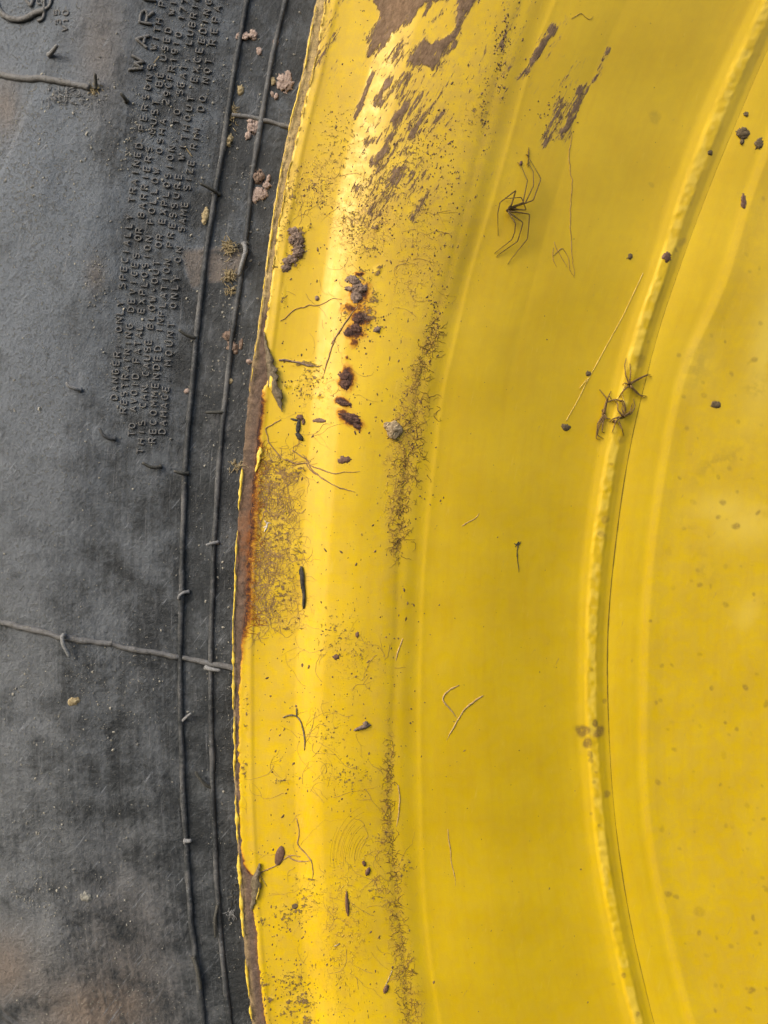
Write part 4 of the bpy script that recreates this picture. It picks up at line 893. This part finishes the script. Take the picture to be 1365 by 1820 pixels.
single_strand('straw_piece', [(594,1682),(600,1680),(604,1677)], 1.0, M['straw'], 'little pale straw low on the bright band', 'straw', taper=False)
single_strand('white_fluff', [[(470,945),(476,935),(474,928),(482,930)],[(476,935),(468,938)],[(474,930),(470,925)]], 1.2, simple('white_fluff', (0.5,0.45,0.38), (0.8,0.76,0.7), 900, .9), 'curl of white fluff in the brown fibre patch', 'fluff', wob=1)
single_strand('mud_trail', [[(816,1219),(800,1224),(787,1236),(786,1246),(800,1260),(814,1278)],[(858,1236),(838,1250),(820,1268),(814,1278),(802,1298),(792,1316)]], 1.9, M['trail'], 'pale Y shaped dried trail on open yellow paint', 'dirt trail', wob=2, sides=5, lift=-.6)
single_strand('mud_trail', [[(708,1395),(711,1420),(708,1445),(704,1470)]], 1.6, M['trail'], 'pale upright dried trail beside the lower dirt line', 'dirt trail', wob=1.5, sides=5, lift=-.4)
single_strand('mud_trail', [[(820,935),(832,928),(845,922),(852,912)]], 1.2, M['trail'], 'short pale slanting trail left of the dirt specks', 'dirt trail', wob=1.5, lift=-.2)
single_strand('mud_trail', [[(716,1135),(706,1160),(703,1175)]], 1.6, M['trail'], 'short pale trail above the lower dirt line', 'dirt trail', wob=1.5, lift=-.3)
single_strand('mud_trail', [[(797,1475),(799,1500),(802,1530),(808,1555),(810,1575)]], 1.1, M['trail'], 'thin pale trail on the band right of the lower dirt line', 'dirt trail', wob=2, lift=-.2)
single_strand('cobweb_thread', [(1143,485),(1108,560),(1075,620),(1045,675),(1025,715),(1006,748)], .55, M['web'], 'pale straight cobweb thread running down to a dark pellet', 'cobweb', lift=.5, taper=False)
single_strand('cobweb_thread', [(1015,240),(1012,280),(1016,320),(1014,400),(1018,460),(1020,495)], .6, M['root'], 'thin wavy thread hanging below the upper mud smear', 'cobweb', wob=3)
single_strand('cobweb_thread', [[(985,430),(990,445),(1000,460),(1008,475)],[(985,455),(1000,440),(1010,455),(1012,480),(1020,492)],[(984,440),(983,460),(990,475)]], .55, M['root'], 'faint tangled hair right of the big spider', 'cobweb', wob=2)
single_strand('cobweb_thread', [(1015,33),(1025,28),(1033,22),(1040,30),(1050,36),(1055,28)], .5, M['root'], 'tiny curled thread beside the top mud streak', 'cobweb', wob=1)
single_strand('fibre_tuft', [[(918,968),(924,960),(920,975),(918,990)],[(914,966),(922,972),(926,962)],[(919,978),(920,1000),(922,1018)],[(916,972),(921,964),(919,985)]], .9, M['dark'], 'small dark tuft on the yellow slope, right of centre', 'fibre tuft', wob=1)
# straw clusters on the tyre
def tuft(cx, cy, rx, ry, n, r, seed, mat, name, label, cat, lift=3, group=None):
    rg = np.random.default_rng(seed); m = MB()
    for _ in range(n):
        a = rg.uniform(0, 2*math.pi); x = cx + rg.normal() * rx * .5; y = cy + rg.normal() * ry * .5; L = rg.uniform(5, 13)
        b = a + rg.normal() * .9
        strand(m, [(x, y), (x + L*.5*math.cos(a), y + L*.5*math.sin(a)), (x + L*.5*(math.cos(a)+math.cos(b)), y + L*.5*(math.sin(a)+math.sin(b)))], r * rg.uniform(.6, 1.2), 4, rg.uniform(.5, lift), 2.0)
    return tag(m.build(name, mat, None, True, loc=P3(cx, cy, surf(cx, cy))), label, cat, group)
gs = 'straw tufts caught on the tyre ribs'
tuft(413,206,10,20,60,.8,1,M['straw'],'straw_tuft','straw tuft on the outer rib where the short top seam begins','straw tuft', group=gs)
tuft(408,440,10,12,80,.9,2,M['straw'],'straw_tuft','upper round straw tuft on the pale patch by the inner rib','straw tuft',6,gs)
tuft(408,490,9,10,70,.9,3,M['straw'],'straw_tuft','lower round straw tuft below the pale patch by the inner rib','straw tuft',6,gs)
tuft(409,516,7,8,26,.9,4,M['straw'],'straw_tuft','small loose straw tuft under the lower round tuft','straw tuft',4,gs)
tuft(430,440,14,8,30,1.0,5,M['hair'],'straw_tuft','dark twiggy tuft on top of the inner rib beside the pale patch','straw tuft',6,gs)
tuft(422,828,12,6,30,.8,6,M['straw'],'straw_tuft','sandy tuft poking out from under the rim edge','straw tuft',3,gs)
tuft(120,170,42,16,110,.8,7,M['hair_light'],'straw_tuft','dusty litter piled below the upper left seam','straw tuft',3,gs)
tuft(168,156,10,8,30,.8,8,M['straw'],'straw_tuft','bristles round the nib ending the upper left seam','straw tuft',3,gs)
tuft(415,1590,6,20,16,.8,9,M['hair'],'straw_tuft','dark wisps beside the split flake at the lower rim edge','straw tuft',2,gs)
tuft(412,1626,8,6,24,.8,10,M['hair_light'],'straw_tuft','small grey tuft against the lower rim edge','straw tuft',2,gs)

# ------------------------------------------------------------------ dead spiders
def spider(label, body, legs, mat, r, centre, base_lift=6):
    e = bpy.data.objects.new('dead_spider', None); C.objects.link(e); c = P3(centre[0], centre[1], surf(*centre)); e.location = [float(v) for v in c]
    tag(e, label, 'spider', 'dead spiders on the yellow wheel')
    m = MB()
    for q in body: put_blob(m, *q, seed=int(q[0] + q[1]), rough=.2)
    o = m.build('body', mat, None, True); o.parent = e; o.location = -c * 1.0
    for lg in legs:
        p = np.array(lg, float); p = resample(p, 2.0); n = len(p)
        for _ in range(1): p[1:-1] = (p[:-2] + 2*p[1:-1] + p[2:]) / 4
        rad = r * np.interp(np.linspace(0, 1, n), [0, .1, .4, .7, 1], [1.5, 1.3, .95, .75, .4])
        m = MB(); m.tube(P3(p[:, 0], p[:, 1], surf(p[:, 0], p[:, 1]) - p[:, 2]), rad, 6)
        o = m.build('leg', mat, None, True); o.parent = e; o.location = -c * 1.0
    return e
def L(pts, hs):
    return [(840 + x / 6.825, 240 + y / 6.825, h) for (x, y), h in zip(pts, hs)]
spider('big long legged dead spider alone on the yellow rim slope', [(906,372,7,3.2,3,-20),(914,370,4,3,3,0)],
 [L([(430,890),(610,820),(665,550),(600,400),(545,330)],[8,14,16,8,1]), L([(430,890),(640,822),(740,610),(735,440),(670,330)],[8,14,16,8,1]), L([(430,895),(640,828),(735,790),(830,530),(680,270),(650,235)],[8,14,18,14,3,1]),
  L([(440,880),(470,850),(525,670),(330,820),(305,950),(310,1220)],[8,12,20,12,8,1]), L([(480,890),(560,905),(650,910),(620,830),(590,755),(480,765),(380,775)],[8,10,12,14,12,9,3]),
  L([(430,930),(520,1070),(510,1180),(475,1270),(265,1435)],[8,18,14,9,1]), L([(430,930),(610,1060),(590,1140),(545,1290),(330,1440),(285,1480)],[8,18,15,9,2,1]), L([(430,925),(560,938),(690,960),(680,1100),(665,1260),(470,1500),(425,1565)],[8,14,18,15,10,3,1])],
 M['leg'], 1.12, (903, 374))
def Q(pts, hs=None):
    hs = hs or np.interp(np.linspace(0, 1, len(pts)), [0, .5, 1], [6, 10, 2])
    return [(960 + x / 3.37, 560 + y / 3.37, h) for (x, y), h in zip(pts, hs)]
spider('small star shaped dead spider on the weld bead, uppermost of the cluster', [(1119,684,4.5,4,3,0)],
 [Q([(535,415),(512,360),(506,300),(515,258)]), Q([(535,410),(542,350),(538,290)]), Q([(540,412),(600,380),(640,360),(668,368)]), Q([(540,408),(590,378),(640,356),(660,355)]), Q([(540,420),(570,450),(600,480),(640,486)]), Q([(540,425),(580,470),(620,494),(635,490)]), Q([(530,425),(500,450),(470,492)]), Q([(528,415),(505,405),(495,418)])], M['spider_dusty'], 1.35, (1119, 683))
spider('folded dusty dead spider left of the weld bead in the cluster', [(1073,736,4,5,3,0),(1072,730,3,3,3,0)],
 [Q([(380,590),(392,530),(412,480),(425,455)]), Q([(380,590),(400,500),(355,445)]), Q([(385,590),(400,520),(450,505),(500,515),(515,560),(512,600)]), Q([(385,590),(410,480),(432,510),(440,520)]), Q([(380,600),(345,650),(335,740),(360,746)]), Q([(385,605),(355,660),(342,720),(380,740)]), Q([(385,610),(375,650),(370,700),(385,705)]), Q([(385,595),(400,620),(420,622)])], M['spider_dusty'], 1.55, (1073, 735))
spider('dusty dead spider lying on the weld bead, lowest of the cluster', [(1106,741,6,2.6,3,-18),(1092,749,4,3,3,0)],
 [Q([(500,605),(545,590),(568,550),(560,500)]), Q([(500,605),(540,580),(552,530)]), Q([(495,600),(510,560),(490,520),(455,505)]), Q([(490,600),(465,570),(465,530),(440,505)]), Q([(480,608),(450,640),(440,680),(430,705)]), Q([(470,612),(440,620),(415,640)]), Q([(470,640),(490,680),(502,722)]), Q([(500,600),(490,560),(495,540)])], M['spider_dusty'], 1.5, (1100, 742))
spider_bits = single_strand('cobweb_thread', [[(1112,682),(1104,700),(1092,715)],[(1105,700),(1112,720)],[(1030,690),(1045,672)]], .7, M['web'], 'pale cobweb between the clustered dead spiders', 'cobweb', lift=2)
single_strand('fibre_tuft', [[(940,262),(939,280),(938,298)],[(936,292),(942,288)],[(935,274),(941,278)]], 1.0, M['leg'], 'dark speck cluster at the tips of the big spider', 'fibre tuft', lift=2)
clod('mud_clod', [(926,290,2.4,4,3,15,.3),(927,279,2,1.2,1.5,0,.3),(936,275,2.5,2.5,2,0,.4)], M['seed'], 'tiny brown pellets by the upper legs of the big spider', 'mud fleck')

# ------------------------------------------------------------------ uncountable litter
def walk(m, x, y, a, L, r, rg, turn=.45, step=3.0, branch=.0, depth=0, wig=None):
    pts = [(x, y)]; n = int(L / step)
    k = rg.normal() * .05
    for i in range(n):
        a += rg.normal() * turn + k
        x += step * math.cos(a); y += step * math.sin(a); pts.append((x, y))
        if branch and depth < 2 and rg.random() < branch: walk(m, x, y, a + rg.choice([-1, 1]) * rg.uniform(.5, 1.2), L * .5, r * .75, rg, turn, step, branch, depth + 1)
    p = np.array(pts); e1_ = E1(p[:, 1])
    if (p[:, 0] < e1_ + 1).any() or len(p) < 3: 
        p = p[:max(0, int(np.argmax(p[:, 0] < e1_ + 1)))] if (p[:, 0] < e1_ + 1).any() else p
        if len(p) < 3: return
    rr_ = r * np.interp(np.linspace(0, 1, len(p)), [0, 1], [1, .4])
    m.tube(P3(p[:, 0], p[:, 1], rim_depth(p[:, 0], p[:, 1]) - .35), rr_, 3, cap=False)
rg = np.random.default_rng(8)
m = MB()
# dense mat beside the rusty edge
for _ in range(460):
    y = rg.choice([rg.normal(960, 70), rg.normal(1040, 45), rg.normal(850, 30)], p=[.5, .3, .2]); x = E1(y) + abs(rg.normal(0, 1)) * 34 + 18
    if x > 548 or y < 790 or y > 1135: continue
    walk(m, x, y, rg.uniform(0, 6.3), rg.uniform(16, 60), rg.uniform(.25, .65), rg, .35, 3.0, .06)
tag(m.build('root_mat', M['root']), 'dense mat of fine brown root fibres on yellow paint beside the rusty edge', 'root fibres', kind='stuff')
m = MB()
for _ in range(170):
    y = rg.uniform(790, 1130); x = E1(y) + 2
    if 1130 > y > 1000 and rg.random() < .3: y = rg.uniform(1050, 1110); x = E1(y) + 2
    walk(m, x, y, rg.normal(0, .7), rg.uniform(10, 34), rg.uniform(.5, 1.1), rg, .3, 3.0, .08)
tag(m.build('rusty_root_fibres', M['rootrust']), 'orange stained fibres growing out from the rusty rim edge', 'root fibres', kind='stuff')
m = MB()
for _ in range(140):
    cx, cy, sx, sy = [(560,1300,30,60),(600,1170,60,60),(540,1600,40,60),(680,1560,30,60),(640,1690,40,70),(580,700,50,60),(700,430,50,80),(560,370,30,40),(520,1400,40,30),(640,1350,40,60),(620,480,40,50)][rg.integers(0, 11)]
    walk(m, rg.normal(cx, sx), rg.normal(cy, sy), rg.uniform(0, 6.3), rg.uniform(14, 80), rg.uniform(.2, .45), rg, .22, 3.2, .03)
tag(m.build('loose_root_fibres', M['root']), 'loose hair fine root fibres scattered over the yellow flange', 'root fibres', kind='stuff')
# tangled dirt threads in the crevice
m = MB()
for _ in range(400):
    y = rg.choice([rg.uniform(560, 1000), rg.uniform(1320, 1560), rg.uniform(1600, 1830)], p=[.62, .2, .18])
    wd = np.interp(y, [560, 650, 760, 850, 950, 1000, 1320, 1500, 1620, 1830], [7, 12, 24, 20, 13, 8, 5, 7, 10, 15])
    x = R['D'](y) + rg.normal() * wd * .7 + (8 if y < 900 else 0)
    walk(m, x, y, rg.choice([1.57, -1.57]) + rg.normal() * .9, rg.uniform(6, 26), rg.uniform(.25, .8), rg, .6, 2.4, .05)
for i_ in range(16):
    r0 = 30 + i_ * 3.4 + rg.normal() * .8; a0 = rg.uniform(2.9, 3.3); a1 = a0 + rg.uniform(.5, 1.3)
    aa = np.linspace(a0, a1, 12); xx = 668 + r0 * np.cos(aa); yy = 1528 + r0 * 1.3 * np.sin(aa)
    m.tube(P3(xx, yy, rim_depth(xx, yy) + .05), .28, 3, cap=False)
tag(m.build('dirt_threads', simple('crevice_dirt', (0.14,0.08,0.022), (0.30,0.18,0.05), 500, .9)), 'dark dirt network gathered along the crevice of the rim', 'dirt', kind='stuff')
# crumbs
def octa(m, x, y, rx, ry, rz, ang, rg, rimside=True):
    a = math.radians(ang); c, s_ = math.cos(a), math.sin(a)
    V = []
    for i in range(6):
        t_ = i / 6 * 2 * math.pi; k_ = rg.uniform(.65, 1.2); u, w = rx * math.cos(t_) * k_, ry * math.sin(t_) * k_; V.append((u*c - w*s_, u*s_ + w*c, .2*rz))
    V.append((rg.normal()*.2*rx, rg.normal()*.2*ry, -rz)); V = np.array(V)
    X_, Y_ = x + V[:, 0], y + V[:, 1]
    m.add((X_, Y_, V[:, 2]), []) if False else None
    return np.stack([X_, Y_, V[:, 2]], -1)
def crumbs(name, pts, mat, label, cat):
    allv = []; f = []; n = 0
    for q in pts:
        V = octa(None, *q, rg); allv.append(V)
        f += [(n + i, n + (i+1) % 6, n + 6) for i in range(6)]; n += 7
    A = np.concatenate(allv); v = P3(A[:, 0], A[:, 1], surf(A[:, 0], A[:, 1]) + A[:, 2])
    o = mesh_obj(name, v, f, mat, None, False); return tag(o, label, cat, kind='stuff')
pts = []
for _ in range(1000):
    u = rg.choice([rg.normal(640, 70), rg.uniform(440, 1020), rg.normal(500, 40)], p=[.45, .25, .3]); y = rg.uniform(-100, 1900)
    if u < 428: continue
    x = float(x_of(u, y))
    if x < E1(y) + 4: continue
    s_ = rg.choice([rg.uniform(.7, 1.3), rg.uniform(1.3, 2.6)], p=[.85, .15]); s_ *= .7 if u > 760 else 1
    pts.append((x, y, s_, s_ * rg.uniform(.8, 2.6), s_ * .7, rg.normal(10, 25)))
for cx, cy, sx, sy, n in [(900,60,5,25,40),(885,110,5,30,50),(862,180,4,30,40),(800,330,12,60,60),(775,500,10,60,50),(770,570,8,20,20),(530,690,22,14,40),(520,1760,30,26,90),(470,1790,14,20,30),(505,1640,30,20,40),(640,1150,60,60,60),(650,400,40,40,120),(700,300,40,50,120),(760,250,16,40,60),(990,200,16,24,50),(560,340,20,20,50),(640,580,26,26,80),(725,800,16,60,80)]:
    for _ in range(n):
        s_ = rg.uniform(.8, 2.2); x = rg.normal(cx, sx); y = rg.normal(cy, sy)
        if x > E1(y) + 4: pts.append((x, y, s_, s_ * rg.uniform(.7, 2), s_ * .8, rg.normal(20, 30)))
crumbs('soil_specks', pts, M['speck'], 'dark soil specks scattered over the yellow paint', 'soil specks')
pts = []
for _ in range(4200):
    cx, cy, sx, sy = [(140,170,50,18),(235,240,24,30),(430,120,60,100),(420,330,50,90),(410,640,30,120),(395,950,30,200),(400,1450,20,220),(240,1200,60,60),(180,1230,60,50),(200,600,120,200),(90,330,60,80),(170,490,16,22),(110,1450,70,120),(150,1630,60,60),(200,1780,80,40),(60,1590,22,14),(190,820,120,250),(330,200,60,150),(40,1300,40,120)][rg.integers(0, 19)]
    x = rg.normal(cx, sx); y = rg.normal(cy, sy)
    if x > R['E0'](y) - 4: continue
    s_ = rg.choice([rg.uniform(.7, 1.3), rg.uniform(1.3, 2.8)], p=[.8, .2])
    pts.append((x, y, s_, s_ * rg.uniform(.6, 1.6), s_ * .9, rg.uniform(0, 180)))
crumbs('tyre_grit', pts, M['grit'], 'pale grit and dust crumbs clinging to the black tyre', 'grit')
print('tris', sum(len(o.data.polygons) * 2 for o in C.objects if o.type == 'MESH'), 'objects', len(C.objects))
